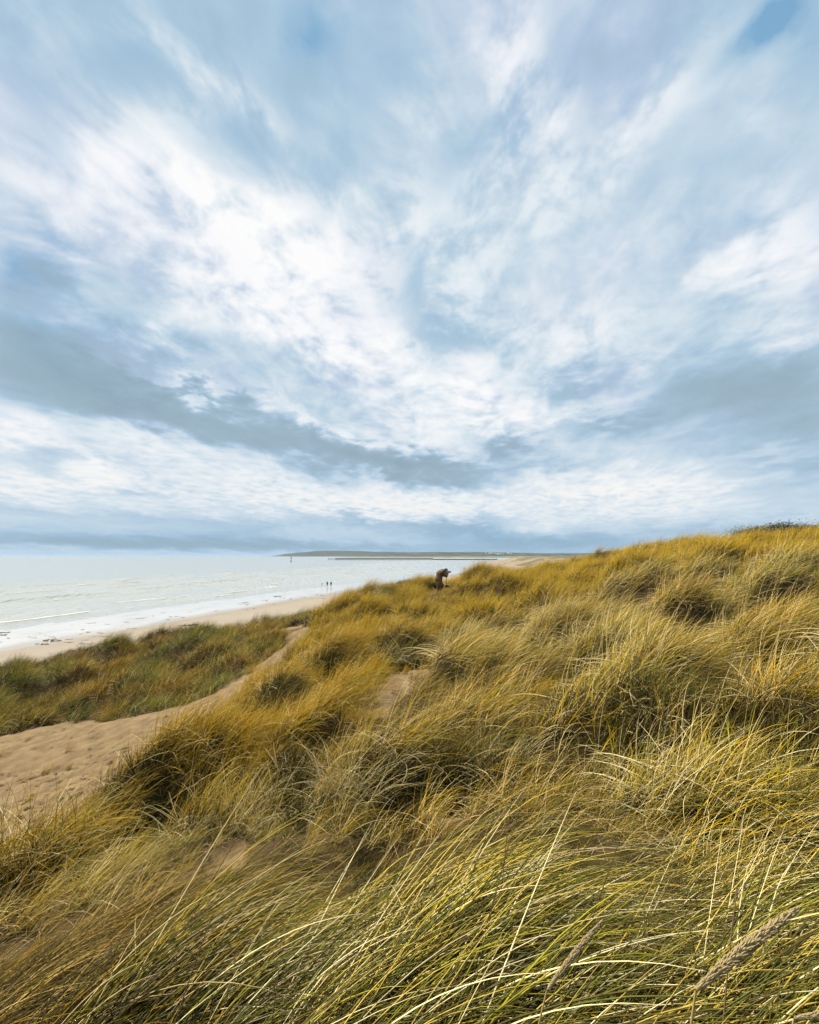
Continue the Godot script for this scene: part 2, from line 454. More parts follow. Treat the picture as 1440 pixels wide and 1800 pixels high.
func within(list: Array, x: float, d: float, blur: float) -> float:
	var best := 0.0
	for s in list:
		var ax: float = s[2] - s[0]
		var ad: float = s[3] - s[1]
		var r: float = s[4]
		if absf(x - (s[0] + s[2]) * 0.5) > absf(ax) * 0.5 + r * 1.8 or absf(d - (s[1] + s[3]) * 0.5) > absf(ad) * 0.5 + r * 1.8:
			continue
		var t := clampf(((x - s[0]) * ax + (d - s[1]) * ad) / maxf(ax * ax + ad * ad, 1e-6), 0.0, 1.0)
		var e := Vector2(x - s[0] - ax * t, d - s[1] - ad * t).length() / r + 0.28 * edge_noise.get_noise_2d(x / r * 0.9, d / r * 0.9)
		best = maxf(best, 1.0 - smoothstep(0.8, blur, e))
	return best

func bare(x: float, d: float) -> float:
	# 1 on open sand, 0 under grass
	var best := within(SAND, x, d, 1.4)
	if d > 30.0 or x < -28.0:
		best = maxf(best, 1.0 - smoothstep(-9.7, -8.7, broad_height(x, d) + 0.5 * edge_noise.get_noise_2d(x * 0.3, d * 0.3)))
	return best

func lay_hummocks():
	# the hand-placed ones, and more of them wherever the grass has had time to build
	var rng := RandomNumberGenerator.new()
	rng.seed = 815
	var all := []
	for m in HUMMOCKS:
		all.append([m[0], m[1], m[2], m[3], m[4] * (1.2 if m[0] < 0.2 and m[1] < 14.0 else 1.5)])
	var d := 4.6
	while d < 44.0:
		var gap := 1.7 + d * 0.045
		var x := -d * 0.35 - 3.0
		if d > 13.0:
			x = -d * 1.0
		while x < d * 1.05 + 3.0:
			var px := x + rng.randf_range(-0.5, 0.5) * gap
			var pd := d + rng.randf_range(-0.4, 0.4) * gap
			var r := gap * rng.randf_range(0.38, 0.62)
			var high := rng.randf_range(0.28, 0.52) * (1.0 + 0.012 * d)
			x += gap * 1.25
			var crowded := within(SAND, px, pd, 1.9) > 0.0 or within(SHORT, px, pd, 1.4) > 0.0
			for m in HUMMOCKS:
				if Vector2(px - m[0], pd - m[1]).length() < m[2] * 0.8 + r * 0.7:
					crowded = true
			if Vector2(px - 1.4, (pd - 20.5) * 0.4).length() < 1.5:
				crowded = true
			if not crowded:
				all.append([px, pd, r * 1.3, r * 0.85, high])
		d += gap * 0.85
	for m in all:
		for i in range(floori((m[0] - 2.2 * m[2]) / 2.0), floori((m[0] + 2.2 * m[2]) / 2.0) + 1):
			for j in range(floori((m[1] - 2.2 * m[3]) / 2.0), floori((m[1] + 2.6 * m[3]) / 2.0) + 1):
				var key := Vector2i(i, j)
				if not hummocks.has(key):
					hummocks[key] = []
				hummocks[key].append(m)

func mound(x: float, d: float) -> Vector3:
	# height, how near the crown, how far down the steep windward bank
	var out := Vector3.ZERO
	var key := Vector2i(floori(x / 2.0), floori(d / 2.0))
	if not hummocks.has(key):
		return out
	for m in hummocks[key]:
		var p: float = (x - m[0]) / m[2]
		var q: float = (d - m[1]) / m[3] + 0.35 * p
		var bank := minf(q, 0.0)
		var lee := maxf(q, 0.0)
		var shape := exp(-p * p * 1.3 - bank * bank * 3.2 - lee * lee * 0.8)
		out.x += m[4] * shape
		out.y = maxf(out.y, exp(-p * p * 1.3 - bank * bank * 5.0 - lee * lee * 1.0))
		out.z = maxf(out.z, exp(-p * p * 1.4 - (q + 0.85) * (q + 0.85) * 5.0))
	return out

func ground(x: float, d: float) -> float:
	var h := broad_height(x, d)
	var open := bare(x, d)
	var grass := (1.0 - open) * (1.0 - 0.8 * within(SHORT, x, d, 1.6))
	h += (mound(x, d).x - 0.24 * smoothstep(3.5, 6.0, d)) * grass - 0.12 * open * smoothstep(-9.0, -7.0, h)
	h -= 0.15 * within(HOLLOWS, x, d, 1.5)
	h += grass * 0.42 * clump_noise.get_noise_2d(x, d) * smoothstep(0.8, 2.4, sqrt(x * x + d * d))
	h += 0.05 * lump_noise.get_noise_2d(x, d)
	return h

func coast(d: float) -> float:
	for k in range(1, COAST.size()):
		if d <= COAST[k][0] or k == COAST.size() - 1:
			var k0 := maxi(k - 2, 0)
			var k3 := mini(k + 1, COAST.size() - 1)
			var t: float = clampf((d - COAST[k - 1][0]) / (COAST[k][0] - COAST[k - 1][0]), 0.0, 1.0)
			var span: float = COAST[k][0] - COAST[k - 1][0]
			var m1: float = (COAST[k][1] - COAST[k0][1]) / (COAST[k][0] - COAST[k0][0]) * span
			var m2: float = (COAST[k3][1] - COAST[k - 1][1]) / (COAST[k3][0] - COAST[k - 1][0]) * span
			var t2 := t * t
			var t3 := t2 * t
			return COAST[k - 1][1] * (2 * t3 - 3 * t2 + 1) + m1 * (t3 - 2 * t2 + t) + COAST[k][1] * (3 * t2 - 2 * t3) + m2 * (t3 - t2)
	return 0.0

# ---------------------------------------------------------------- helpers
func numbered(called: String) -> String:
	if not has_node(called):
		return called
	var k := 1
	while has_node("%s_%03d" % [called, k]):
		k += 1
	return "%s_%03d" % [called, k]

func tag(o: Node, label: String, category: String, group := "", kind := ""):
	if label:
		o.set_meta("label", label)
	if category:
		o.set_meta("category", category)
	if group:
		o.set_meta("group", group)
	if kind:
		o.set_meta("kind", kind)

func obj(called: String, mesh: Mesh, m: Material, parent: Node = self) -> MeshInstance3D:
	var o := MeshInstance3D.new()
	o.name = numbered(called) if parent == self else called
	o.mesh = mesh
	o.material_override = m
	parent.add_child(o, true)
	return o

func thing(called: String, label: String, category: String, at := Vector3.ZERO, turn := 0.0, group := "") -> Node3D:
	var o := Node3D.new()
	o.name = numbered(called)
	add_child(o)
	o.position = at
	o.rotation.y = turn
	tag(o, label, category, group)
	return o

func copy_of(o: Node3D, at: Vector3, turn: float, grow: float, label := "") -> Node3D:
	var c: Node3D = o.duplicate()
	c.name = numbered(String(o.name).rstrip("0123456789").trim_suffix("_"))
	add_child(c)
	c.position = at
	c.rotation = Vector3(0, turn, 0)
	c.scale = Vector3.ONE * grow
	if label:
		c.set_meta("label", label)
	return c

func paint(called: String, c: Color, rough := 0.8, vertex := false) -> StandardMaterial3D:
	if not materials.has(called):
		var m := StandardMaterial3D.new()
		m.resource_name = called
		m.albedo_color = c.linear_to_srgb()
		m.roughness = rough
		m.vertex_color_use_as_albedo = vertex
		materials[called] = m
	return materials[called]

func relief(m: StandardMaterial3D, freq: float, octaves: int, size: float, strength: float, number: int):
	# fine relief from noise, laid on in world space
	var n := FastNoiseLite.new()
	n.seed = number
	n.frequency = freq
	n.fractal_octaves = octaves
	var t := NoiseTexture2D.new()
	t.width = 512
	t.height = 512
	t.seamless = true
	t.noise = n
	m.heightmap_enabled = true
	m.heightmap_texture = t
	m.heightmap_scale = strength
	m.uv1_triplanar = true
	m.uv1_world_triplanar = true
	m.uv1_scale = Vector3.ONE / size

func sheet(rows: Array, shades: Array, columns: int, closed := false) -> ArrayMesh:
	# a surface from rows of points, smooth
	var v := PackedVector3Array()
	var c := PackedColorArray()
	for r in rows:
		v.append_array(r)
	for r in shades:
		c.append_array(r)
	var n := PackedVector3Array()
	n.resize(v.size())
	var count := rows.size()
	var index := PackedInt32Array()
	index.resize((count - 1) * (columns if closed else columns - 1) * 6)
	var at := 0
	for j in count:
		for i in columns:
			var i0 := (i - 1 + columns) % columns if closed else maxi(i - 1, 0)
			var i1 := (i + 1) % columns if closed else mini(i + 1, columns - 1)
			var a := v[j * columns + i1] - v[j * columns + i0]
			var b := v[mini(j + 1, count - 1) * columns + i] - v[maxi(j - 1, 0) * columns + i]
			var w := a.cross(b)
			if w.y < 0.0:
				w = -w
			n[j * columns + i] = w.normalized() if w.length_squared() > 0.0 else Vector3.UP
			if j < count - 1 and (closed or i < columns - 1):
				var p := j * columns + i
				var q := j * columns + i1
				for k in [p, p + columns, q, q, p + columns, q + columns]:
					index[at] = k
					at += 1
	var arrays := []
	arrays.resize(Mesh.ARRAY_MAX)
	arrays[Mesh.ARRAY_VERTEX] = v
	arrays[Mesh.ARRAY_NORMAL] = n
	if c.size():
		arrays[Mesh.ARRAY_COLOR] = c
	arrays[Mesh.ARRAY_INDEX] = index
	var m := ArrayMesh.new()
	m.add_surface_from_arrays(Mesh.PRIMITIVE_TRIANGLES, arrays)
	return m

func add_tube(st: SurfaceTool, points: Array, radii: Array, sides: int, shade := Color.WHITE):
	# a tapered round rod through points
	var rings := []
	var side := Vector3.ZERO
	for k in points.size():
		var along: Vector3 = (points[mini(k + 1, points.size() - 1)] - points[maxi(k - 1, 0)]).normalized()
		if side == Vector3.ZERO:
			side = along.cross(Vector3(0.31, 0.2, 0.93)).normalized()
		side = (side - along * side.dot(along)).normalized()
		var other := along.cross(side)
		var ring := []
		for s in sides:
			var a := TAU * s / sides
			ring.append((side * cos(a) + other * sin(a)))
		rings.append(ring)
	for k in points.size() - 1:
		for s in sides:
			var s1 := (s + 1) % sides
			for e in [[k, s], [k + 1, s], [k, s1], [k, s1], [k + 1, s], [k + 1, s1]]:
				st.set_color(shade)
				st.set_normal(rings[e[0]][e[1]])
				st.add_vertex(points[e[0]] + rings[e[0]][e[1]] * radii[e[0]])
	for end in [0, points.size() - 1]:
		if radii[end] > 0.004:
			var out: Vector3 = (points[end] - points[1 if end == 0 else end - 1]).normalized()
			for s in range(1, sides - 1):
				for e in ([0, s, s + 1] if end == 0 else [0, s + 1, s]):
					st.set_color(shade)
					st.set_normal(out)
					st.add_vertex(points[end] + rings[end][e] * radii[end])

func tube(points: Array, radii: Array, sides := 8) -> ArrayMesh:
	var st := SurfaceTool.new()
	st.begin(Mesh.PRIMITIVE_TRIANGLES)
	add_tube(st, points, radii, sides)
	return st.commit()

func add_box(st: SurfaceTool, at: Vector3, size: Vector3, turn := 0.0, shade := Color.WHITE):
	var basis := Basis(Vector3.UP, turn)
	for n in [Vector3.RIGHT, Vector3.LEFT, Vector3.UP, Vector3.DOWN, Vector3.BACK, Vector3.FORWARD]:
		var u := Vector3(n.y, n.z, n.x).abs()
		var w: Vector3 = n.cross(u)
		var q := []
		for k in [[-1, -1], [1, -1], [1, 1], [-1, 1]]:
			q.append(at + basis * ((n + u * k[0] + w * k[1]) * size * 0.5))
		for k in [0, 2, 1, 0, 3, 2]:
			st.set_color(shade)
			st.set_normal(basis * n)
			st.add_vertex(q[k])

func box(size: Vector3, at := Vector3.ZERO, turn := 0.0) -> ArrayMesh:
	var st := SurfaceTool.new()
	st.begin(Mesh.PRIMITIVE_TRIANGLES)
	add_box(st, at, size, turn)
	return st.commit()

func flesh(bones: Array, cell: float, melt := 0.03) -> ArrayMesh:
	# one continuous skin round tapered bones [from, to, radius, radius], by surface nets
	var lo := Vector3.ONE * 1e9
	var hi := -lo
	for b in bones:
		for k in 2:
			lo = lo.min(b[k] - Vector3.ONE * (b[2 + k] + cell * 3.0))
			hi = hi.max(b[k] + Vector3.ONE * (b[2 + k] + cell * 3.0))
	var n := Vector3i(((hi - lo) / cell).ceil()) + Vector3i.ONE
	var f := PackedFloat32Array()
	f.resize(n.x * n.y * n.z)
	f.fill(cell * 3.0)
	for b in bones:
		var r := maxf(b[2], b[3]) + cell * 2.5 + melt
		var from := Vector3i(((Vector3(b[0]).min(b[1]) - Vector3.ONE * r - lo) / cell).floor()).clamp(Vector3i.ZERO, n - Vector3i.ONE)
		var to := Vector3i(((Vector3(b[0]).max(b[1]) + Vector3.ONE * r - lo) / cell).ceil()).clamp(Vector3i.ZERO, n - Vector3i.ONE)
		var ab: Vector3 = b[1] - b[0]
		var l2 := maxf(ab.length_squared(), 1e-9)
		for z in range(from.z, to.z + 1):
			for y in range(from.y, to.y + 1):
				for x in range(from.x, to.x + 1):
					var p: Vector3 = lo + Vector3(x, y, z) * cell - b[0]
					var t := clampf(p.dot(ab) / l2, 0.0, 1.0)
					var d := (p - ab * t).length() - lerpf(b[2], b[3], t)
					var at := (z * n.y + y) * n.x + x
					var e := f[at]
					var h := maxf(melt - absf(d - e), 0.0) / melt
					f[at] = minf(d, e) - h * h * melt * 0.25
	var vertex := {}
	var points := PackedVector3Array()
	var st := SurfaceTool.new()
	st.begin(Mesh.PRIMITIVE_TRIANGLES)
	var step := [1, n.x, n.x * n.y]
	for z in n.z - 1:
		for y in n.y - 1:
			for x in n.x - 1:
				var at := (z * n.y + y) * n.x + x
				var inside := 0
				for k in 8:
					if f[at + (k & 1) + (k >> 1 & 1) * step[1] + (k >> 2) * step[2]] < 0.0:
						inside += 1
				if inside == 0 or inside == 8:
					continue
				var sum := Vector3.ZERO
				var hits := 0
				for k in 8:
					for axis in 3:
						if k >> axis & 1:
							continue
						var k2 := k | 1 << axis
						var a := f[at + (k & 1) + (k >> 1 & 1) * step[1] + (k >> 2) * step[2]]
						var c := f[at + (k2 & 1) + (k2 >> 1 & 1) * step[1] + (k2 >> 2) * step[2]]
						if (a < 0.0) != (c < 0.0):
							var p := Vector3(k & 1, k >> 1 & 1, k >> 2)
							p[axis] = a / (a - c)
							sum += p
							hits += 1
				vertex[at] = points.size()
				points.append(lo + (Vector3(x, y, z) + sum / hits) * cell)
	for p in points:
		st.set_smooth_group(0)
		st.add_vertex(p)
	for z in range(1, n.z - 1):
		for y in range(1, n.y - 1):
			for x in range(1, n.x - 1):
				var at := (z * n.y + y) * n.x + x
				for axis in 3:
					var s: int = step[axis]
					if (f[at] < 0.0) == (f[at + s] < 0.0):
						continue
					var u: int = step[(axis + 1) % 3]
					var w: int = step[(axis + 2) % 3]
					if not (vertex.has(at) and vertex.has(at - u) and vertex.has(at - w) and vertex.has(at - u - w)):
						continue
					var q := [vertex[at - u - w], vertex[at - w], vertex[at], vertex[at - u]]
					if f[at] < 0.0:
						q.reverse()
					for k in [0, 1, 2, 0, 2, 3]:
						st.add_index(q[k])
	st.generate_normals()
	return st.commit()

# ---------------------------------------------------------------- ground, beach, sea
var land_rows := []
var land_shades := []
var land_radii := PackedFloat32Array()
var land_turns := PackedFloat32Array()

func dune_row(j: int):
	var v := PackedVector3Array()
	var c := PackedColorArray()
	v.resize(land_turns.size())
	c.resize(land_turns.size())
	var r := land_radii[j]
	for i in land_turns.size():
		var x := r * sin(land_turns[i])
		var d := r * cos(land_turns[i])
		var h := ground(x, d)
		var b := bare(x, d)
		if b > 0.05 and d > 1.0 and d < 30.0:
			# footprints and wind scours in the trampled sand
			var w := edge_noise.get_noise_2d(x * 2.0 + 50.0, d * 2.0) * 0.25
			var trod := smoothstep(-0.25, 0.25, clump_noise.get_noise_2d(x * 0.5 + 30.0, d * 0.5) + 0.1) if x < -3.0 else 0.35
			var p := print_noise.get_noise_2d(x * 3.2 - d * 1.1 + w, d * 4.6 + x * 0.8 + w) + 1.0
			h -= 0.15 * b * trod * (1.0 - smoothstep(0.13, 0.32, p))
			h += 0.035 * b * trod * lump_noise.get_noise_2d(x * 5.0, d * 5.0)
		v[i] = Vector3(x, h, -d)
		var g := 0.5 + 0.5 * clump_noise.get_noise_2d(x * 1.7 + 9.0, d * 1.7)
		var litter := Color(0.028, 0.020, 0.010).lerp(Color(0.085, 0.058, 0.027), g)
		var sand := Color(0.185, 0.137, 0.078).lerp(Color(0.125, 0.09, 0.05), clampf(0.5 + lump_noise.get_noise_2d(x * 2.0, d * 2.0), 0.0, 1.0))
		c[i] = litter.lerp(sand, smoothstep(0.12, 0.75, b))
	land_rows[j] = v
	land_shades[j] = c

func build_dunes():
	land_radii.append(0.05)
	var r := 0.4
	while r < 94.0:
		land_radii.append(r)
		r *= 1.016 if r < 5.0 else 1.0048 if r < 14.0 else 1.0075 if r < 24.0 else 1.02
	var a := -PI
	while a < PI - 0.02:
		land_turns.append(a)
		a += deg_to_rad(0.17 if a > deg_to_rad(-54.0) and a < 0.02 else 0.4 if absf(a) < deg_to_rad(62.0) else 4.0)
	land_rows.resize(land_radii.size())
	land_shades.resize(land_radii.size())
	in_parallel(dune_row, land_radii.size())
	var m := paint("dune sand", Color(1, 1, 1), 0.95, true)
	m.metallic_specular = 0.2
	relief(m, 0.02, 5, 0.5, 0.9, 3)
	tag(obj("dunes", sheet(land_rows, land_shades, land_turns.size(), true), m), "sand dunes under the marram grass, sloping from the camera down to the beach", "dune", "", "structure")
	land_rows.clear()
	land_shades.clear()

func steps(from: float, to: float, factor: float, least: float) -> PackedFloat32Array:
	var out := PackedFloat32Array()
	var d := from
	while d < to:
		out.append(d)
		d += maxf(least, absf(d) * factor)
	out.append(to)
	return out

func along_coast(ds: PackedFloat32Array, offsets: Array, height, shade) -> ArrayMesh:
	var rows := []
	var shades := []
	for d in ds:
		var row := PackedVector3Array()
		var tints := PackedColorArray()
		var x := coast(d)
		for o in offsets:
			row.append(Vector3(x + o, height.call(x + o, d, o) - EYE, -d))
			tints.append(shade.call(x + o, d, o))
		rows.append(row)
		shades.append(tints)
	return sheet(rows, shades, offsets.size())

func build_shore():
	# the sea, out to the horizon
	var rows := []
	var turns := 240
	for r in [6.0, 30.0, 60.0, 120.0, 250.0, 500.0, 1000.0, 2000.0, 4000.0, 8000.0, 16000.0, 32000.0]:
		var row := PackedVector3Array()
		for i in turns:
			var a := -PI + TAU * i / turns
			row.append(Vector3(r * sin(a), -EYE - 0.12 if r > 7.0 else -EYE - 1.0, -r * cos(a)))
		rows.append(row)
	var m := paint("sea water", Color(0.35, 0.375, 0.37), 0.11)
	m.metallic_specular = 0.75
	relief(m, 0.018, 4, 26.0, 34.0, 71)
	m.uv1_scale = Vector3(1.0 / 11.0, 1.0 / 20.0, 1.0 / 44.0)
	tag(obj("sea", sheet(rows, [], turns, true), m), "calm pale grey green sea reaching to the horizon", "sea", "", "structure")
	# near the shore the swell comes in as low rollers
	var ds := steps(30.0, 900.0, 0.006, 0.5)
	var offsets := []
	var o := -155.0
	while o <= -17.0:
		offsets.append(o)
		o += 0.5 if o > -90.0 else 1.0
	var roll := FastNoiseLite.new()
	fbm(roll, 88, 3)
	var crests := [[-26.0, 0.05, 1.0], [-30.5, 0.10, 1.1], [-35.0, 0.16, 1.2], [-39.0, 0.18, 1.2], [-44.0, 0.26, 1.3], [-50.0, 0.40, 1.5], [-57.0, 0.30, 1.4], [-66.0, 0.55, 1.8], [-72.0, 0.35, 1.6], [-79.0, 0.55, 2.0], [-86.0, 0.4, 2.0], [-94.0, 0.6, 2.4], [-103.0, 0.5, 2.4], [-112.0, 0.65, 2.8], [-122.0, 0.5, 2.8], [-131.0, 0.6, 3.0], [-145.0, 0.5, 3.0]]
	var swell := func(x: float, d: float, off: float) -> float:
		var h := -0.10 if off < -21.0 else lerpf(-0.10, -0.26, (off + 21.0) / 4.0)
		for k in crests.size():
			var c: Array = crests[k]
			var centre: float = c[0] + 3.5 * roll.get_noise_2d(d * 0.010, k * 7.3) + 0.8 * roll.get_noise_2d(d * 0.06, k * 3.1)
			var e: float = (off - centre) / c[2]
			if absf(e) < 3.0:
				var part := smoothstep(-0.15, 0.35, roll.get_noise_2d(d * 0.022 + 100.0, k * 5.7)) * 0.85 + 0.15
				# steep on the side that runs up the beach
				h += 1.3 * c[1] * part * (exp(-e * e * 3.2) if e > 0.0 else exp(-e * e * 0.7))
		return h + 0.02 * roll.get_noise_2d(x * 0.7, d * 0.35) * smoothstep(-20.0, -32.0, off)
	tag(obj("surf", along_coast(ds, offsets, swell, func(_x, _d, _o): return Color.WHITE), m), "low rollers running up the shallows in long lines", "surf", "", "structure")
	# thin broken foam along the crests
	var froth := SurfaceTool.new()
	froth.begin(Mesh.PRIMITIVE_TRIANGLES)
	for k in crests.size():
		var d := 40.0
		var before := []
		while d < 700.0:
			var here := roll.get_noise_2d(d * 0.035 + 300.0, k * 9.1)
			var next := []
			if here > 0.36:
				var centre: float = crests[k][0] + 3.5 * roll.get_noise_2d(d * 0.010, k * 7.3) + 0.8 * roll.get_noise_2d(d * 0.06, k * 3.1)
				var wide := (0.1 + 1.5 * here) * (0.6 + 0.6 * roll.get_noise_2d(d * 0.8, k))
				for off in [centre + 0.15 - wide * 1.3, centre + 0.15 - wide * 0.4, centre + 0.15 + wide * 0.3]:
					next.append(Vector3(coast(d) + off, swell.call(coast(d) + off, d, off) - EYE + 0.03, -d))
				if before.size():
					for e in 2:
						for q in [before[e], next[e], before[e + 1], before[e + 1], next[e], next[e + 1]]:
							froth.set_normal(Vector3.UP)
							froth.add_vertex(q)
			before = next
			d += maxf(0.6, d * 0.006)
	var fm := paint("foam", Color(0.42, 0.43, 0.42), 0.7)
	tag(obj("foam", froth.commit(), fm), "thin broken white foam on the crests of the rollers", "foam", "", "structure")
	# the wet sand that mirrors the sky, then the dry beach
	var wet := paint("wet sand", Color(1, 1, 1), 0.13, true)
	wet.metallic_specular = 0.8
	relief(wet, 0.02, 5, 9.0, 1.6, 19)
	var wet_offsets := []
	o = -23.0
	while o < 2.0:
		wet_offsets.append(o)
		o += 0.6
	wet_offsets.append(2.0)
	var wet_height := func(x: float, d: float, off: float) -> float:
		return lerpf(-0.14, 0.10, smoothstep(-23.0, 2.0, off)) + 0.02 * roll.get_noise_2d(x * 0.25, d * 0.12)
	tag(obj("wet_sand", along_coast(steps(-60.0, 2400.0, 0.012, 1.2), wet_offsets, wet_height, func(x, d, off):
		return Color(0.41, 0.415, 0.42).lerp(Color(0.27, 0.235, 0.185), clampf(smoothstep(-5.0, 1.0, off) + 0.6 * roll.get_noise_2d(x * 0.15, d * 0.08), 0.0, 1.0))), wet), "wet sand mirroring the bright sky between the sea and the dry beach", "wet sand", "", "structure")
	var dry := paint("beach sand", Color(1, 1, 1), 0.9, true)
	relief(dry, 0.03, 5, 3.0, 3.0, 29)
	var dry_offsets := []
	o = -3.0
	while o < 72.0:
		dry_offsets.append(o)
		o += 1.0 if o < 20.0 else 3.0
	tag(obj("beach", along_coast(steps(-60.0, 2600.0, 0.012, 1.0), dry_offsets, func(x, d, off):
		return 0.115 + 0.5 * smoothstep(0.0, 40.0, off) + 0.05 * roll.get_noise_2d(x * 0.2, d * 0.1) + 0.03 * roll.get_noise_2d(x, d) - (0.28 if off < -1.5 else 0.12 * roll.get_noise_2d(x * 0.1, d * 0.06) + 0.09 if off < 0.5 else 0.0), func(x, d, off):
		return Color(0.195, 0.17, 0.14).lerp(Color(0.225, 0.197, 0.162), clampf(smoothstep(0.0, 9.0, off) + 0.7 * roll.get_noise_2d(x * 0.4, d * 0.2), 0.0, 1.0))), dry), "pale dry sand of the beach below the dunes", "beach", "", "structure")

func build_far_land():
	var n := FastNoiseLite.new()
	fbm(n, 202, 4)
	# the dunes go on along the coast
	var offs := []
	var o := 26.0
	while o < 430.0:
		offs.append(o)
		o *= 1.035
	var m := paint("far dunes", Color(1, 1, 1), 0.95, true)
	var rise := func(x: float, d: float, off: float) -> float:
		var reach := smoothstep(70.0, 160.0, d)
		var h := 7.2 * smoothstep(30.0, 62.0, off + 14.0 * n.get_noise_2d(x * 0.012, d * 0.012)) + 2.2 * n.get_noise_2d(x * 0.025, d * 0.02) * smoothstep(30.0, 60.0, off) + 0.8 * n.get_noise_2d(x * 0.09, d * 0.07)
		return maxf(0.3, h) * reach - 0.6 * (1.0 - reach) - (1.0 - smoothstep(26.0, 31.0, off)) * 1.2
	tag(obj("far_dunes", along_coast(steps(60.0, 2500.0, 0.014, 1.2), offs, rise, func(x, d, off):
		var grass := smoothstep(-0.12, 0.16, n.get_noise_2d(x * 0.03 + 40.0, d * 0.022) - 0.10 + 0.5 * smoothstep(40.0, 120.0, off))
		return Color(0.19, 0.155, 0.11).lerp(Color(0.085, 0.075, 0.03), grass)), m), "pale sandy dunes running on along the coast behind the far beach", "dune", "", "structure")
	# low ground behind the river mouth, and hills
	add_hills("flats", [[-330.0, 0.4], [-250.0, 2.2], [-120.0, 3.2], [40.0, 4.0], [260.0, 5.0], [520.0, 6.5], [900.0, 8.0], [1500.0, 9.0], [2600.0, 9.0]], 1850.0, 500.0, 1.2, Color(0.09, 0.10, 0.05), Color(0.17, 0.16, 0.10), "low green and sandy flats behind the jetty at the river mouth")
	add_hills("hills", [[-1300.0, 0.5], [-700.0, 16.0], [-300.0, 26.0], [100.0, 34.0], [450.0, 42.0], [800.0, 40.0], [1100.0, 33.0], [1500.0, 24.0], [2000.0, 22.0], [3600.0, 34.0], [5200.0, 30.0]], 3500.0, 900.0, 4.0, Color(0.020, 0.030, 0.022), Color(0.06, 0.07, 0.035), "low wooded hills with fields and a few white houses across the bay")
	add_hills("headland", [[-2105.0, 0.0], [-2090.0, 26.0], [-2000.0, 42.0], [-1800.0, 62.0], [-1550.0, 84.0], [-1250.0, 90.0], [-900.0, 82.0], [-500.0, 70.0], [0.0, 60.0], [500.0, 66.0], [1000.0, 55.0], [1700.0, 42.0], [2600.0, 46.0], [4200.0, 60.0], [6500.0, 40.0]], 6200.0, 1500.0, 6.0, Color(0.018, 0.028, 0.030), Color(0.035, 0.045, 0.035), "long blue grey headland ending in a low cliff on the horizon")

func add_hills(called: String, profile: Array, d: float, deep: float, rough: float, dark: Color, light: Color, label: String):
	var n := FastNoiseLite.new()
	fbm(n, 300 + int(d), 4)
	var rows := []
	var shades := []
	var count := 260
	for j in 15:
		var row := PackedVector3Array()
		var tints := PackedColorArray()
		var t := j / 14.0
		for i in count:
			var x: float = lerpf(profile[0][0], profile[-1][0], i / (count - 1.0))
			var h := 0.0
			for k in range(1, profile.size()):
				if x <= profile[k][0]:
					h = lerpf(profile[k - 1][1], profile[k][1], smoothstep(profile[k - 1][0], profile[k][0], x))
					break
			var shape := smoothstep(0.0, 0.55, t) * (1.0 - 0.7 * smoothstep(0.6, 1.0, t))
			var y := h * (0.10 + 0.9 * shape) + rough * n.get_noise_2d(x * 6.0 / d, t * 7.0) * shape * minf(1.0, h / 20.0 + 0.2)
			row.append(Vector3(x, (y if j > 0 else -0.5) - EYE, -(d + deep * t + 0.03 * d * n.get_noise_2d(x * 3.0 / d, 5.0))))
			var field := n.get_noise_2d(x * 25.0 / d, t * 16.0)
			tints.append(dark.lerp(light, smoothstep(-0.05, 0.25, field)))
		rows.append(row)
		shades.append(tints)
	tag(obj(called, sheet(rows, shades, count), paint("far country", Color(1, 1, 1), 0.95, true)), label, "hill", "", "structure")

# ---------------------------------------------------------------- marram grass
const STRAW := Color(0.412, 0.313, 0.068)
const PALE := Color(0.695, 0.618, 0.367)
const GOLD := Color(0.476, 0.322, 0.012)
const RUST := Color(0.259, 0.122, 0.014)
const LIME := Color(0.245, 0.238, 0.017)
const GREEN := Color(0.049, 0.071, 0.017)
const DARK := Color(0.019, 0.026, 0.010)
const BROWN := Color(0.075, 0.042, 0.014)

func shade_from(palette: Array, rng: RandomNumberGenerator) -> Color:
	var total := 0.0
	for p in palette:
		total += p[0]
	var pick := rng.randf() * total
	for p in palette:
		pick -= p[0]
		if pick <= 0.0:
			var c: Color = p[1]
			return c * rng.randf_range(0.78, 1.2)
	return palette[0][1]

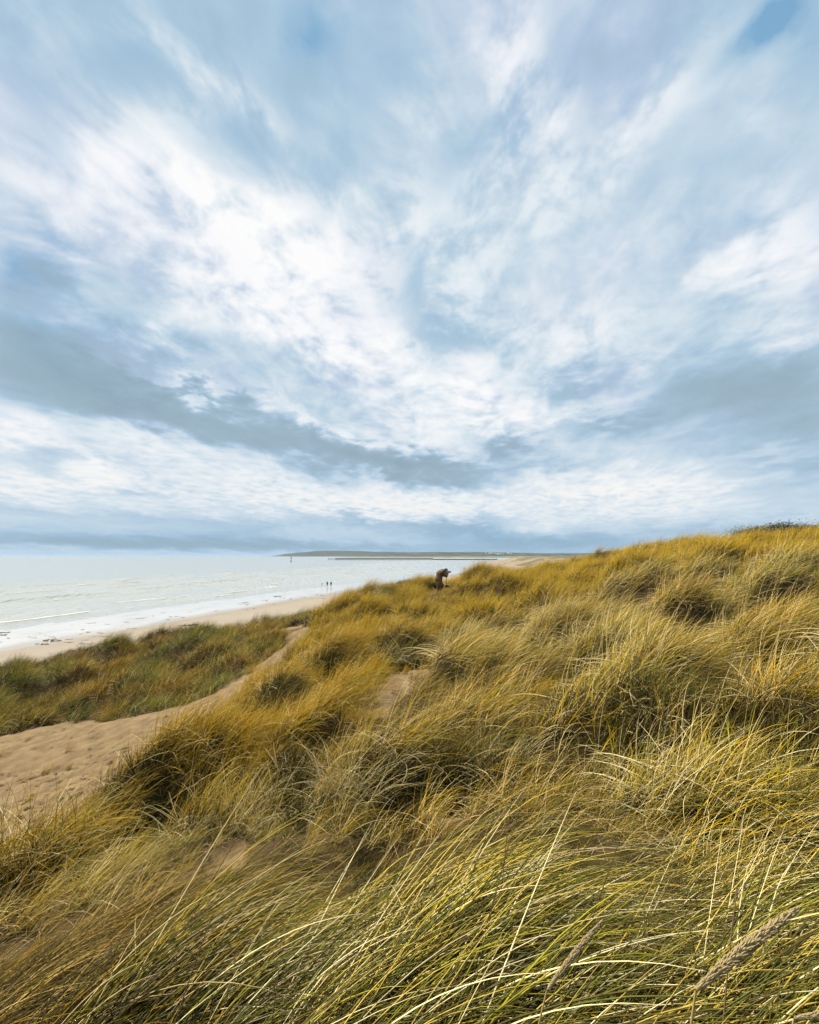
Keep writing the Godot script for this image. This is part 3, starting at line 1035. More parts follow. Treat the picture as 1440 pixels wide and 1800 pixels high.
# blades rolled into thin rods, bent over by the wind towards +x
func tuft(number: int, blades: int, spread: float, long: Vector2, lean: Vector2, droop: Vector2, palette: Array, joints: int, thick: float, wild: float, stray: float) -> ArrayMesh:
	var rng := RandomNumberGenerator.new()
	rng.seed = number
	var v := PackedVector3Array()
	var n := PackedVector3Array()
	var c := PackedColorArray()
	var index := PackedInt32Array()
	for b in blades:
		var a := rng.randf() * TAU
		var r := spread * sqrt(rng.randf())
		var p := Vector3(cos(a) * r, -0.02, sin(a) * r)
		var heading := rng.randfn(0.0, stray)
		var tilt := maxf(0.02, rng.randfn(lean.x, lean.y))
		var over := rng.randfn(droop.x, droop.y)
		var length := rng.randf_range(long.x, long.y)
		var shade := shade_from(palette, rng)
		if rng.randf() < wild:
			# a dead leaf that hangs any way
			heading = rng.randf() * TAU if stray > 0.3 else rng.randfn(0.0, 0.7)
			tilt = rng.randf_range(0.5, 1.2) if stray > 0.3 else rng.randf_range(0.9, 1.4)
			over = rng.randf_range(0.6, 1.4)
			length *= rng.randf_range(0.6, 0.95)
			shade = PALE * rng.randf_range(0.7, 1.15)
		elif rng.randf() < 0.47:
			# short dead blades, near-black to paint shade inside the tuft
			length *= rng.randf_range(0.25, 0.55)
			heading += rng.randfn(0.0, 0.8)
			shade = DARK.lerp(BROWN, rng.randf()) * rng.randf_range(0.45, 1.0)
		var sway := rng.randfn(0.0, 0.25)
		var w := thick * rng.randf_range(0.5, 1.0) * rng.randf_range(0.9, 1.6)
		var snap := rng.randi_range(2, joints - 1) if rng.randf() < 0.07 else 99
		var snap_by := rng.randf_range(0.4, 1.1)
		var first := v.size()
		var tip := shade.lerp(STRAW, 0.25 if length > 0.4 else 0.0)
		for k in joints + 1:
			var t := float(k) / joints
			var lie := minf(tilt + over * pow(t, 1.3) + (snap_by if k >= snap else 0.0), 2.5)
			var way := heading + sway * t
			var along := Vector3(sin(lie) * cos(way), cos(lie), sin(lie) * sin(way))
			var side := along.cross(Vector3(-sin(way), 0.0, cos(way))).normalized()
			var other := along.cross(side)
			var wide := w * (1.0 - 0.88 * t * t)
			for s in 3:
				var turn := TAU * s / 3.0 + b
				var out := side * cos(turn) + other * sin(turn)
				v.append(p + out * wide)
				n.append(out)
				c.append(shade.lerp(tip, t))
			if k < joints:
				p += along * length / joints
				for s in 3:
					var q := first + k * 3 + s
					var q1 := first + k * 3 + (s + 1) % 3
					for e in [q, q + 3, q1, q1, q + 3, q1 + 3]:
						index.append(e)
	var arrays := []
	arrays.resize(Mesh.ARRAY_MAX)
	arrays[Mesh.ARRAY_VERTEX] = v
	arrays[Mesh.ARRAY_NORMAL] = n
	arrays[Mesh.ARRAY_COLOR] = c
	arrays[Mesh.ARRAY_INDEX] = index
	var m := ArrayMesh.new()
	m.add_surface_from_arrays(Mesh.PRIMITIVE_TRIANGLES, arrays)
	return m

var grass_material: StandardMaterial3D
var plots := {}
var tufts := {}

func plot_at(x: float, d: float) -> String:
	var r := sqrt(x * x + d * d)
	if x < -4.2 and d > 12.5 and (x < -6.0 or d < 19.0) or d > 19.0 and x < -5.5:
		return "foredune"
	if r < 3.6 + 0.5 * edge_noise.get_noise_2d(x * 0.7, d * 0.7):
		return "foreground"
	if d > 13.5:
		return "ridge"
	if x < 0.25 * (d - 4.0) - 0.9 and d > 4.4:
		return "gold"
	return "slope"

func tint_at(plot: String, x: float, d: float) -> Color:
	var g := clump_noise.get_noise_2d(x * 0.45 + 70.0, d * 0.45)
	var g2 := edge_noise.get_noise_2d(x * 0.9 + 20.0, d * 0.9)
	var c := Color.WHITE
	if plot == "gold":
		c = Color(1.1, 1.02, 0.9).lerp(Color(0.98, 0.90, 0.62), clampf(0.45 + g * 1.2, 0.0, 1.0))
	elif plot == "foredune":
		c = Color(0.85, 0.95, 0.9).lerp(Color(1.25, 1.0, 0.8), clampf(0.4 + g * 1.2 , 0.0, 1.0))
	elif plot == "ridge":
		c = Color(1.05, 1.0, 0.85).lerp(Color(0.98, 0.92, 0.68), clampf(0.4 + g, 0.0, 1.0))
	elif plot == "slope":
		c = Color(1.05, 1.05, 1.0).lerp(Color(1.0, 0.88, 0.7), clampf(0.35 + g, 0.0, 1.0))
	else:
		c = Color(1.0, 1.0, 1.0).lerp(Color(0.80, 0.66, 0.50), clampf(0.25 - x * 0.40 + g, 0.0, 1.0))
	return c * (1.0 + 0.25 * g2)

func sow(from_d: float, to_d: float, spacing: float, rng: RandomNumberGenerator, within_r := 1e9, beyond_r := 0.0):
	var d := from_d
	while d < to_d:
		var half := minf(absf(d) * 1.12 + 2.0, 60.0)
		var x := -half
		while x < half:
			var px := x + rng.randf() * spacing
			var pd := d + rng.randf() * spacing
			x += spacing
			var chance := rng.randf()
			var r := sqrt(px * px + pd * pd)
			if r < beyond_r or r >= within_r or r < 0.62:
				continue
			if px > 3.0 + pd * 1.12 + 2.0 or px < -pd * 1.12 - 2.5:
				continue
			var b := bare(px, pd)
			var clump := clump_noise.get_noise_2d(px, pd)
			var hollow := within(HOLLOWS, px, pd, 1.4)
			var keep := (1.0 - b) * lerpf(0.05, 1.0, smoothstep(-0.18, 0.10, clump))
			var rise := mound(px, pd)
			keep = maxf(keep, (1.0 - b) * rise.y * 1.5)
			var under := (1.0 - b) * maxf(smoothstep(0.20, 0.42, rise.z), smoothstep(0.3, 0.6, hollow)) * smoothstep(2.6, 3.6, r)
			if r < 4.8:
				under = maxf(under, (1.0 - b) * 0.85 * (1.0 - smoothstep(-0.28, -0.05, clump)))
			if r < 3.0:
				keep = maxf(keep, (1.0 - b) * lerpf(0.2, 1.0, smoothstep(-0.3, 0.0, clump)))
			keep = maxf(keep, 0.7 * (1.0 - b) * within(SHORT, px, pd, 1.5))
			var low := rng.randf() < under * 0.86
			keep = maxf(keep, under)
			if b > 0.4 and chance < (0.012 if px < -3.0 else 0.20 if pd < 5.5 else 0.05):
				keep = 1.0
			if chance > keep:
				continue
			var h := ground(px, pd)
			if pd > 28.0 and h < -9.8:
				continue
			var plot := plot_at(px, pd)
			var tint := tint_at(plot, px, pd)
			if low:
				plot = "shadow_stems"  # near-black stems stand in for shade on banks and in hollows
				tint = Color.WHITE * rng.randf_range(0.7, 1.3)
			var e := 0.06
			var up := Vector3(-(ground(px + e, pd) - h) / e, 1.0, (ground(px, pd + e) - h) / e).normalized()
			up = Vector3.UP.lerp(up, 0.35).normalized()
			var wind := deg_to_rad(clampf(4.0 - px * 10.0, -22.0, 32.0) if r < 4.5 else clampf(14.0 - px * 3.0, -4.0, 24.0)) + 0.4 * edge_noise.get_noise_2d(px * 0.35, pd * 0.35) + rng.randfn(0.0, 0.16)
			var size := rng.randf_range(0.78, 1.12) * (0.60 + 0.55 * clampf(maxf(rise.y * 1.1, 0.45 + clump * 1.6), 0.0, 1.0)) * lerpf(1.0, 0.5, b) * (rng.randf_range(0.75, 1.15) if low else lerpf(1.0, 0.75, hollow)) * lerpf(1.0, 0.5, within(SHORT, px, pd, 1.5))
			var basis := Basis(Quaternion(Vector3.UP, up)) * Basis(Vector3.UP, wind)
			if rng.randf() < 0.5:
				basis = basis * Basis(Vector3.RIGHT, Vector3.UP, Vector3.FORWARD)
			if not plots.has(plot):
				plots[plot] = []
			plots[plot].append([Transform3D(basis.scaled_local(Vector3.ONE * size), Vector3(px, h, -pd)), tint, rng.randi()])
		d += spacing

const PLOT_LABELS := {
	"foreground": "long pale and green marram grass combed flat by wind nearest the camera",
	"slope": "yellow green wind-bent marram grass covering the slope right of the sand patches",
	"gold": "golden orange marram grass along the dune edge above the trampled sand hollow",
	"shadow_stems": "dark dead stems and matted old leaves under the overhanging marram tussocks",
	"ridge": "golden marram grass on the far ridge around the stooping person",
	"foredune": "olive green marram grass on the low foredune between sand hollow and beach"}

func plant_grass():
	grass_material = paint("marram leaves", Color(1, 1, 1), 0.5, true)
	grass_material.metallic_specular = 0.22
	var near := [[1.8, STRAW], [3.4, PALE], [3.0, LIME], [3.6, GREEN], [1.5, GOLD], [4.0, DARK], [1.4, BROWN]]
	var slope := [[2.6, STRAW], [1.8, PALE], [2.8, LIME], [2.0, GREEN], [3.0, GOLD], [2.0, BROWN], [1.4, DARK]]
	var gold := [[5.5, GOLD], [2.4, STRAW], [0.7, RUST], [1.6, LIME], [0.8, PALE], [1.5, BROWN], [0.6, GREEN]]
	var ridge := [[4.0, GOLD], [2.8, STRAW], [0.7, RUST], [1.8, LIME], [1.0, GREEN], [1.0, BROWN]]
	var olive := [[3.0, GREEN], [2.6, LIME], [2.2, GOLD], [1.5, BROWN], [1.8, DARK], [1.2, STRAW], [0.8, PALE]]
	for k in 6:
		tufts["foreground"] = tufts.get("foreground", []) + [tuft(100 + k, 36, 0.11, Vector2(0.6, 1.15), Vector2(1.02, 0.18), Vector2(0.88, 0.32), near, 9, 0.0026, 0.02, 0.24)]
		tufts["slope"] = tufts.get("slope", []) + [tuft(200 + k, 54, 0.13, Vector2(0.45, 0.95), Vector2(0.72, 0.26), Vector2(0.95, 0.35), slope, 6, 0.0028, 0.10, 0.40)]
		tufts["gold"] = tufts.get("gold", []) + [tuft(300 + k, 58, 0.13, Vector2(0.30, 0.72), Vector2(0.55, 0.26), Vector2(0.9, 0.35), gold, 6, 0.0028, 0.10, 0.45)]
		tufts["shadow_stems"] = tufts.get("shadow_stems", []) + [tuft(600 + k, 62, 0.16, Vector2(0.22, 0.52), Vector2(0.5, 0.35), Vector2(0.6, 0.4), [[4.0, DARK * 0.8], [3.0, BROWN * 0.45], [1.2, GREEN * 0.8], [1.0, BROWN], [0.5, STRAW]], 4, 0.0030, 0.07, 0.9)]  # near-black palette puts the shade of the mound bases into the stems
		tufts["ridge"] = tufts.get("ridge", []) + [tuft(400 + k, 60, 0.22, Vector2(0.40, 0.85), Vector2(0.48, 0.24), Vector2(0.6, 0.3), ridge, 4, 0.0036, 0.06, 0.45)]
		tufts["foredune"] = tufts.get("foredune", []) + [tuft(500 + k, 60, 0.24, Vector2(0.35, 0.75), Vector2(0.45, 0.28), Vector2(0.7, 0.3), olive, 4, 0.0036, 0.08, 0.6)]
	var rng := RandomNumberGenerator.new()
	rng.seed = 4711
	sow(-1.2, 4.2, 0.105, rng, 3.6)
	sow(-1.0, 13.0, 0.135, rng, 12.0, 3.6)
	sow(7.0, 31.0, 0.235, rng, 30.0, 12.0)
	sow(20.0, 62.0, 0.42, rng, 62.0, 30.0)
	var total := 0
	for plot in plots:
		var root := thing("marram_grass", PLOT_LABELS[plot], "grass")
		root.set_meta("kind", "stuff")
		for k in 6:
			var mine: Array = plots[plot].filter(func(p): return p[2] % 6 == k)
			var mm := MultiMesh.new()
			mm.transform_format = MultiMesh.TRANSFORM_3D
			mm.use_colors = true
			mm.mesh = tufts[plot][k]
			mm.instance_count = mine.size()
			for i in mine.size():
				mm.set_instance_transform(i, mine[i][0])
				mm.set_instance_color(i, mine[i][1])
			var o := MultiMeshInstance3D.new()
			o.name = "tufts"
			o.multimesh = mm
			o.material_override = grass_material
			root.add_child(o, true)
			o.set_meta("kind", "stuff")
			total += mine.size()
	print("tufts ", total)

# ---------------------------------------------------------------- things
func on_ground(x: float, d: float, lift := 0.0) -> Vector3:
	return Vector3(x, ground(x, d) + lift, -d)

func build_things():
	build_tussocks()
	build_seed_heads()
	build_photographer()
	build_walkers()
	build_shrubs()
	build_driftwood()
	build_seaweed()
	build_jetty()
	build_houses()

func build_tussocks():
	var dark := [[3.0, GREEN], [3.0, DARK], [1.5, BROWN], [1.5, LIME], [0.8, STRAW]]
	var pale := [[3.0, PALE], [2.6, STRAW], [1.5, LIME], [1.2, BROWN], [0.8, GREEN]]
	var golden := [[4.0, GOLD], [2.0, STRAW], [1.6, RUST], [1.0, LIME]]
	var shapes := {
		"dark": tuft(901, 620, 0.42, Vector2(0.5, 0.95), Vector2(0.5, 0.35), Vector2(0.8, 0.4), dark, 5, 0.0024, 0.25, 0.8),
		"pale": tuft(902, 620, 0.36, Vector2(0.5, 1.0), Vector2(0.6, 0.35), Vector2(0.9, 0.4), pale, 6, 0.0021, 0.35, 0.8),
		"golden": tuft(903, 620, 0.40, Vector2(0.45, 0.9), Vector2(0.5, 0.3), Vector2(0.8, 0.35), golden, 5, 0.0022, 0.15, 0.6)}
	var protos := {}
	var list := [
		["dark", 6.35, 9.35, 1.1, "dark green tussock in the hollow of the pale slope far right, darkest clump there"],
		["pale", -0.62, 4.75, 1.0, "shaggy tussock with white hanging stalks above the sandy gap nearest the centre"],
		["golden", -3.7, 4.25, 1.3, "rounded golden tussock at the left edge below the trampled sand hollow"],
		["dark", -0.25, 9.9, 1.2, "dark tussock with white drooping stalks just behind the small bare sand patch"],
		["golden", -9.3, 13.3, 1.0, "golden tussock sprawling on to the trampled sand at the foredune's foot"],
		["dark", -1.45, 23.2, 1.3, "dark spiky tussock on the ridge left of the stooping person"],
		["dark", 3.9, 25.6, 1.5, "dark green tussock on the ridge right of the stooping person"],
		["dark", -1.15, 19.0, 0.75, "small round dark tussock beside the bare crest below the stooping person"],
		["golden", -2.35, 5.0, 1.1, "rusty golden tussock hanging over the steep edge above the left hollow"],
		["pale", -1.75, 4.75, 1.0, "straw pale tussock with long stalks trailing down the left bank"],
		["golden", 0.55, 9.2, 1.1, "golden tussock at the right edge of the small bare sand patch"],
		["pale", 0.9, 5.1, 1.0, "dry pale tussock behind the sandy gap in the centre foreground"],
		["dark", 3.2, 5.2, 0.9, "dark shaded tussock under the bent grass of the right hand mound"],
		["golden", -3.9, 21.8, 1.2, "tall golden tussock at the upper end of the sand path"],
		["dark", -6.6, 16.3, 1.1, "grey green tussock along the left side of the sand path"],
		["golden", -4.35, 17.0, 0.8, "golden tussock growing in the middle of the upper sand path"],
		["golden", -5.35, 14.3, 0.6, "small golden tussock at the left edge of the sand path, nearer one"],
		["dark", -4.3, 15.6, 0.6, "small dark tussock at the right edge of the sand path"],
		["golden", -0.9, 7.0, 1.0, "bright yellow tussock at the left edge of the small bare sand patch"]]
	for t in list:
		var at := on_ground(t[1], t[2], -0.02)
		var turn := deg_to_rad(fmod(t[1] * 61.0 + t[2] * 37.0, 50.0) - 15.0)
		if not protos.has(t[0]):
			var root := thing("grass_tussock", t[4], "grass tussock", at, turn, "single tussocks standing out of the marram grass")
			root.scale = Vector3.ONE * t[3]
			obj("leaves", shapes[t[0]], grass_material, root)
			protos[t[0]] = root
		else:
			copy_of(protos[t[0]], at, turn, t[3], t[4])

func build_seed_heads():
	var husk := paint("seed head", Color(0.27, 0.21, 0.10), 0.8, true)
	var stem := paint("dry stalk", Color(0.24, 0.18, 0.075), 0.6)
	var list := [[Vector3(0.37, -1.02, -0.66), Vector3(0.45, -0.68, -0.72), Vector3(0.69, -0.615, -0.80), 0.0085, "thick fuzzy tan seed head slanting across the lower right corner"],
		[Vector3(0.20, -1.25, -0.86), Vector3(0.27, -0.85, -0.90), Vector3(0.445, -0.84, -1.05), 0.0055, "slimmer brown seed head left of the thick one in the lower right"],
		[Vector3(0.62, -1.25, -0.80), Vector3(0.75, -0.90, -0.90), Vector3(0.95, -0.905, -0.93), 0.006, "brownish seed head lying nearly level at the right edge"]]
	var rng := RandomNumberGenerator.new()
	rng.seed = 77
	for s in list:
		var base := Vector3(s[0].x, ground(s[0].x, -s[0].z) - 0.02, s[0].z)
		var root := thing("marram_seed_head", s[4], "seed head", base, 0.0, "seed heads standing out of the near grass")
		var a: Vector3 = s[1] - base
		var b: Vector3 = s[2] - base
		var pts := []
		for k in 9:
			var t := k / 8.0
			pts.append(Vector3.ZERO.lerp(a, t) + Vector3(-0.05, 0.04, 0.0) * sin(t * PI))
		obj("stalk", tube(pts, [0.0022, 0.0022, 0.0021, 0.002, 0.002, 0.0019, 0.0018, 0.0017, 0.0016], 6), stem, root)
		var st := SurfaceTool.new()
		st.begin(Mesh.PRIMITIVE_TRIANGLES)
		var along := (b - a).normalized()
		var side := along.cross(Vector3.UP).normalized()
		var other := along.cross(side)
		var core := []
		var radii := []
		for k in 13:
			var t := k / 12.0
			core.append(a.lerp(b, t) + Vector3.DOWN * 0.012 * t * t)
			radii.append(s[3] * 0.6 * pow(sin(PI * clampf(0.06 + 0.92 * t, 0.0, 1.0)), 0.6) + 0.0004)
		add_tube(st, core, radii, 7, Color(0.75, 0.7, 0.6))
		for k in 620:
			var t := rng.randf()
			var turn := rng.randf() * TAU
			var r: float = s[3] * pow(sin(PI * clampf(0.05 + 0.93 * t, 0.0, 1.0)), 0.6)
			var out := side * cos(turn) + other * sin(turn)
			var at: Vector3 = a.lerp(b, t) + Vector3.DOWN * 0.012 * t * t + out * r * 0.45
			var tip: Vector3 = at + along * rng.randf_range(0.008, 0.016) + out * r * rng.randf_range(0.35, 0.75)
			add_tube(st, [at, at.lerp(tip, 0.5) + out * 0.0008, tip], [0.0006, 0.0011, 0.0002], 3, Color.WHITE * rng.randf_range(0.65, 1.45))
		obj("spike", st.commit(), husk, root)
	var stalks := [[-1.16, 1.25, Vector3(0.06, 0.62, -0.12), "dark dead stalk standing upright at the left edge of the near grass"], [-0.86, 1.5, Vector3(0.10, 0.60, -0.16), "thin brown dead stalk second from the left edge in the near grass"],
		[0.80, 1.25, Vector3(0.17, 0.62, -0.14), "thin dark stalk leaning above the thick seed head"], [0.36, 1.9, Vector3(0.1, 0.7, -0.2), "dry upright stalk among pale grass above the slimmer seed head"]]
	for s in stalks:
		var base := on_ground(s[0], s[1], -0.02)
		var pts := []
		for k in 7:
			var t := k / 6.0
			pts.append(s[2] * t + Vector3(0.05, 0.0, 0.0) * t * t)
		var o := obj("dead_stalk", tube(pts, [0.0026, 0.0025, 0.0024, 0.0022, 0.002, 0.0017, 0.001], 6), paint("dark stalk", Color(0.10, 0.06, 0.03), 0.7))
		o.position = base
		tag(o, s[3], "stalk", "dead stalks in the near grass")

func hand_bones(wrist: Vector3, along: Vector3, palm: Vector3, curl: float) -> Array:
	# a palm, four fingers that close, and a thumb from the side of the palm
	var side := along.cross(palm).normalized()
	var bones := [[wrist, wrist + along * 0.085, 0.026, 0.030]]
	for k in 4:
		var root := wrist + along * 0.088 + side * (k - 1.5) * 0.021
		var p := root
		var dir: Vector3 = along
		var long: float = [0.034, 0.040, 0.037, 0.029][k]
		for j in 3:
			dir = (dir * cos(curl) + palm * sin(curl)).normalized() if j == 0 else (dir * cos(curl) + (palm * along.dot(dir) - along * palm.dot(dir)) * sin(curl)).normalized()
			var q: Vector3 = p + dir * long * [1.0, 0.75, 0.6][j]
			bones.append([p, q, 0.0095 - 0.0008 * j, 0.009 - 0.0008 * j])
			p = q
	var t := wrist + along * 0.03 - side * 0.03
	bones.append([t, t + (along * 0.6 - side * 0.6 + palm * 0.4).normalized() * 0.045, 0.012, 0.010])
	bones.append([bones[-1][1], bones[-1][1] + (along * 0.8 + palm * 0.6).normalized() * 0.032, 0.010, 0.0085])
	return bones

func merged(meshes: Array) -> ArrayMesh:
	var st := SurfaceTool.new()
	st.begin(Mesh.PRIMITIVE_TRIANGLES)
	for m in meshes:
		st.append_from(m, 0, Transform3D.IDENTITY)
	return st.commit()

func build_photographer():
	# stooping forward to the right with a camera at the face
	var skin := paint("skin", Color(0.48, 0.27, 0.18), 0.55)
	var root := thing("person", "person in long brown coat stooping to the right with a camera at the face", "person", on_ground(1.66, 22.9, -0.02), deg_to_rad(8.0))
	var head := Vector3(0.37, 1.20, 0.0)
	var body := [[Vector3(-0.04, 0.74, 0), Vector3(0.04, 1.05, 0), 0.14, 0.15], [Vector3(0.04, 1.05, 0), Vector3(0.14, 1.17, 0), 0.15, 0.13], [Vector3(0.14, 1.15, -0.15), Vector3(0.14, 1.15, 0.15), 0.07, 0.07], [Vector3(0.17, 1.16, 0), Vector3(0.31, 1.19, 0), 0.06, 0.055]]
	for s in [-1.0, 1.0]:
		var fore := 0.06 if s > 0 else -0.05
		body.append([Vector3(-0.03, 0.72, s * 0.09), Vector3(0.07 + fore, 0.42, s * 0.11), 0.085, 0.058])
		body.append([Vector3(0.07 + fore, 0.42, s * 0.11), Vector3(fore - 0.03, 0.06, s * 0.12), 0.055, 0.038])
		body.append([Vector3(fore - 0.04, 0.04, s * 0.12), Vector3(fore + 0.12, 0.03, s * 0.13), 0.04, 0.032])
		body.append([Vector3(0.14, 1.15, s * 0.17), Vector3(0.33, 0.93, s * 0.21), 0.05, 0.04])
		body.append([Vector3(0.33, 0.93, s * 0.21), Vector3(0.46, 1.10, s * 0.09), 0.038, 0.028])
	var skull := [[head + Vector3(-0.03, 0.03, 0), head + Vector3(0.02, 0.03, 0), 0.088, 0.085], [head + Vector3(0.03, -0.05, 0), head + Vector3(0.055, -0.075, 0), 0.055, 0.04], [head + Vector3(0.095, 0.0, 0), head + Vector3(0.115, -0.02, 0), 0.012, 0.014], [head + Vector3(-0.09, -0.02, 0), head + Vector3(-0.03, -0.02, 0), 0.06, 0.07]]
	for s in [-1.0, 1.0]:
		skull.append([head + Vector3(-0.01, -0.01, s * 0.085), head + Vector3(-0.02, 0.03, s * 0.092), 0.014, 0.016])
		skull.append([head + Vector3(0.085, 0.02, s * 0.032), head + Vector3(0.086, 0.02, s * 0.032), 0.012, 0.012])
	var parts := [flesh(body, 0.02), flesh(skull, 0.008, 0.012)]
	for s in [-1.0, 1.0]:
		parts.append(flesh(hand_bones(Vector3(0.455, 1.095, s * 0.09), Vector3(0.75, 0.45, -s * 0.45).normalized(), Vector3(0.1, 0.35, -s).normalized(), 0.5), 0.005, 0.006))
	obj("body", merged(parts), skin, root)
	var coat := [[Vector3(-0.05, 0.76, 0), Vector3(0.02, 1.05, 0), 0.19, 0.195], [Vector3(0.02, 1.05, 0), Vector3(0.14, 1.16, 0), 0.195, 0.15], [Vector3(-0.05, 0.78, 0), Vector3(0.0, 0.46, 0), 0.185, 0.165], [Vector3(-0.02, 0.74, -0.08), Vector3(0.02, 0.44, -0.1), 0.14, 0.12], [Vector3(-0.02, 0.74, 0.08), Vector3(0.03, 0.44, 0.1), 0.14, 0.12], [Vector3(0.13, 1.16, -0.16), Vector3(0.13, 1.16, 0.16), 0.095, 0.095], [Vector3(0.20, 1.17, 0), Vector3(0.27, 1.18, 0), 0.09, 0.085]]
	for s in [-1.0, 1.0]:
		coat.append([Vector3(0.14, 1.15, s * 0.18), Vector3(0.33, 0.93, s * 0.22), 0.085, 0.072])
		coat.append([Vector3(0.33, 0.93, s * 0.22), Vector3(0.45, 1.085, s * 0.095), 0.07, 0.05])
	# quilted folds
	for k in 6:
		coat.append([Vector3(-0.07 + 0.012 * k, 0.55 + 0.1 * k, -0.17), Vector3(-0.07 + 0.012 * k, 0.55 + 0.1 * k, 0.17), 0.055, 0.055])
	obj("coat", flesh(coat, 0.016, 0.03), paint("brown coat", Color(0.08, 0.045, 0.015), 0.75), root)
	var legs := []
	for s in [-1.0, 1.0]:
		var fore := 0.06 if s > 0 else -0.05
		legs.append([Vector3(-0.03, 0.70, s * 0.09), Vector3(0.07 + fore, 0.42, s * 0.11), 0.10, 0.078])
		legs.append([Vector3(0.07 + fore, 0.42, s * 0.11), Vector3(fore - 0.02, 0.12, s * 0.12), 0.078, 0.062])
	obj("trousers", flesh(legs, 0.02), paint("dark trousers", Color(0.035, 0.022, 0.022), 0.8), root)
	for s in [-1.0, 1.0]:
		var fore := 0.06 if s > 0 else -0.05
		obj("boot", flesh([[Vector3(fore - 0.03, 0.05, s * 0.12), Vector3(fore - 0.025, 0.16, s * 0.12), 0.05, 0.058], [Vector3(fore - 0.05, 0.035, s * 0.12), Vector3(fore + 0.14, 0.03, s * 0.13), 0.05, 0.042]], 0.014, 0.02), paint("boots", Color(0.03, 0.018, 0.014), 0.6), root)
	obj("hair", flesh([[head + Vector3(-0.055, 0.045, 0), head + Vector3(0.01, 0.065, 0), 0.090, 0.082], [head + Vector3(-0.08, 0.0, -0.05), head + Vector3(-0.08, 0.0, 0.05), 0.05, 0.05], [head + Vector3(0.02, 0.10, -0.03), head + Vector3(0.05, 0.10, 0.03), 0.035, 0.03]], 0.01, 0.02), paint("dark hair", Color(0.012, 0.010, 0.010), 0.6), root)
	# held by the person, each a thing of its own
	var at := root.transform
	var cam := thing("camera", "black camera held up to the face of the stooping person", "camera", at * Vector3(0.535, 1.14, 0.0), root.rotation.y)
	var black := paint("black plastic", Color(0.015, 0.015, 0.016), 0.4)
	obj("camera_body", merged([box(Vector3(0.06, 0.085, 0.135)), box(Vector3(0.05, 0.03, 0.05), Vector3(0.0, 0.055, 0.0)), box(Vector3(0.075, 0.082, 0.035), Vector3(0.012, 0.0, 0.055))]), black, cam)
	var lens := obj("lens", tube([Vector3(0.03, 0, 0), Vector3(0.07, 0, 0), Vector3(0.075, 0, 0), Vector3(0.12, 0, 0)], [0.034, 0.034, 0.038, 0.038], 16), black, cam)
	obj("front_glass", tube([Vector3(0.117, 0, 0), Vector3(0.1215, 0, 0)], [0.03, 0.03], 16), paint("lens glass", Color(0.02, 0.02, 0.03), 0.05), lens)
	var bag := thing("shoulder_bag", "small black bag hanging on a strap in front of the stooping person", "bag", at * Vector3(0.43, 0.36, 0.05), root.rotation.y)
	obj("bag_body", flesh([[Vector3(-0.07, 0.0, -0.03), Vector3(0.07, 0.0, -0.03), 0.06, 0.06], [Vector3(-0.06, 0.09, -0.02), Vector3(0.05, 0.09, -0.02), 0.05, 0.05]], 0.014, 0.03), black, bag)
	obj("strap", tube([Vector3(-0.05, 0.10, 0), Vector3(-0.07, 0.28, 0), Vector3(-0.035, 0.5, 0.0), Vector3(-0.06, 0.64, 0.02), Vector3(-0.14, 0.80, 0.05)], [0.016, 0.016, 0.015, 0.015, 0.014], 6), black, bag)

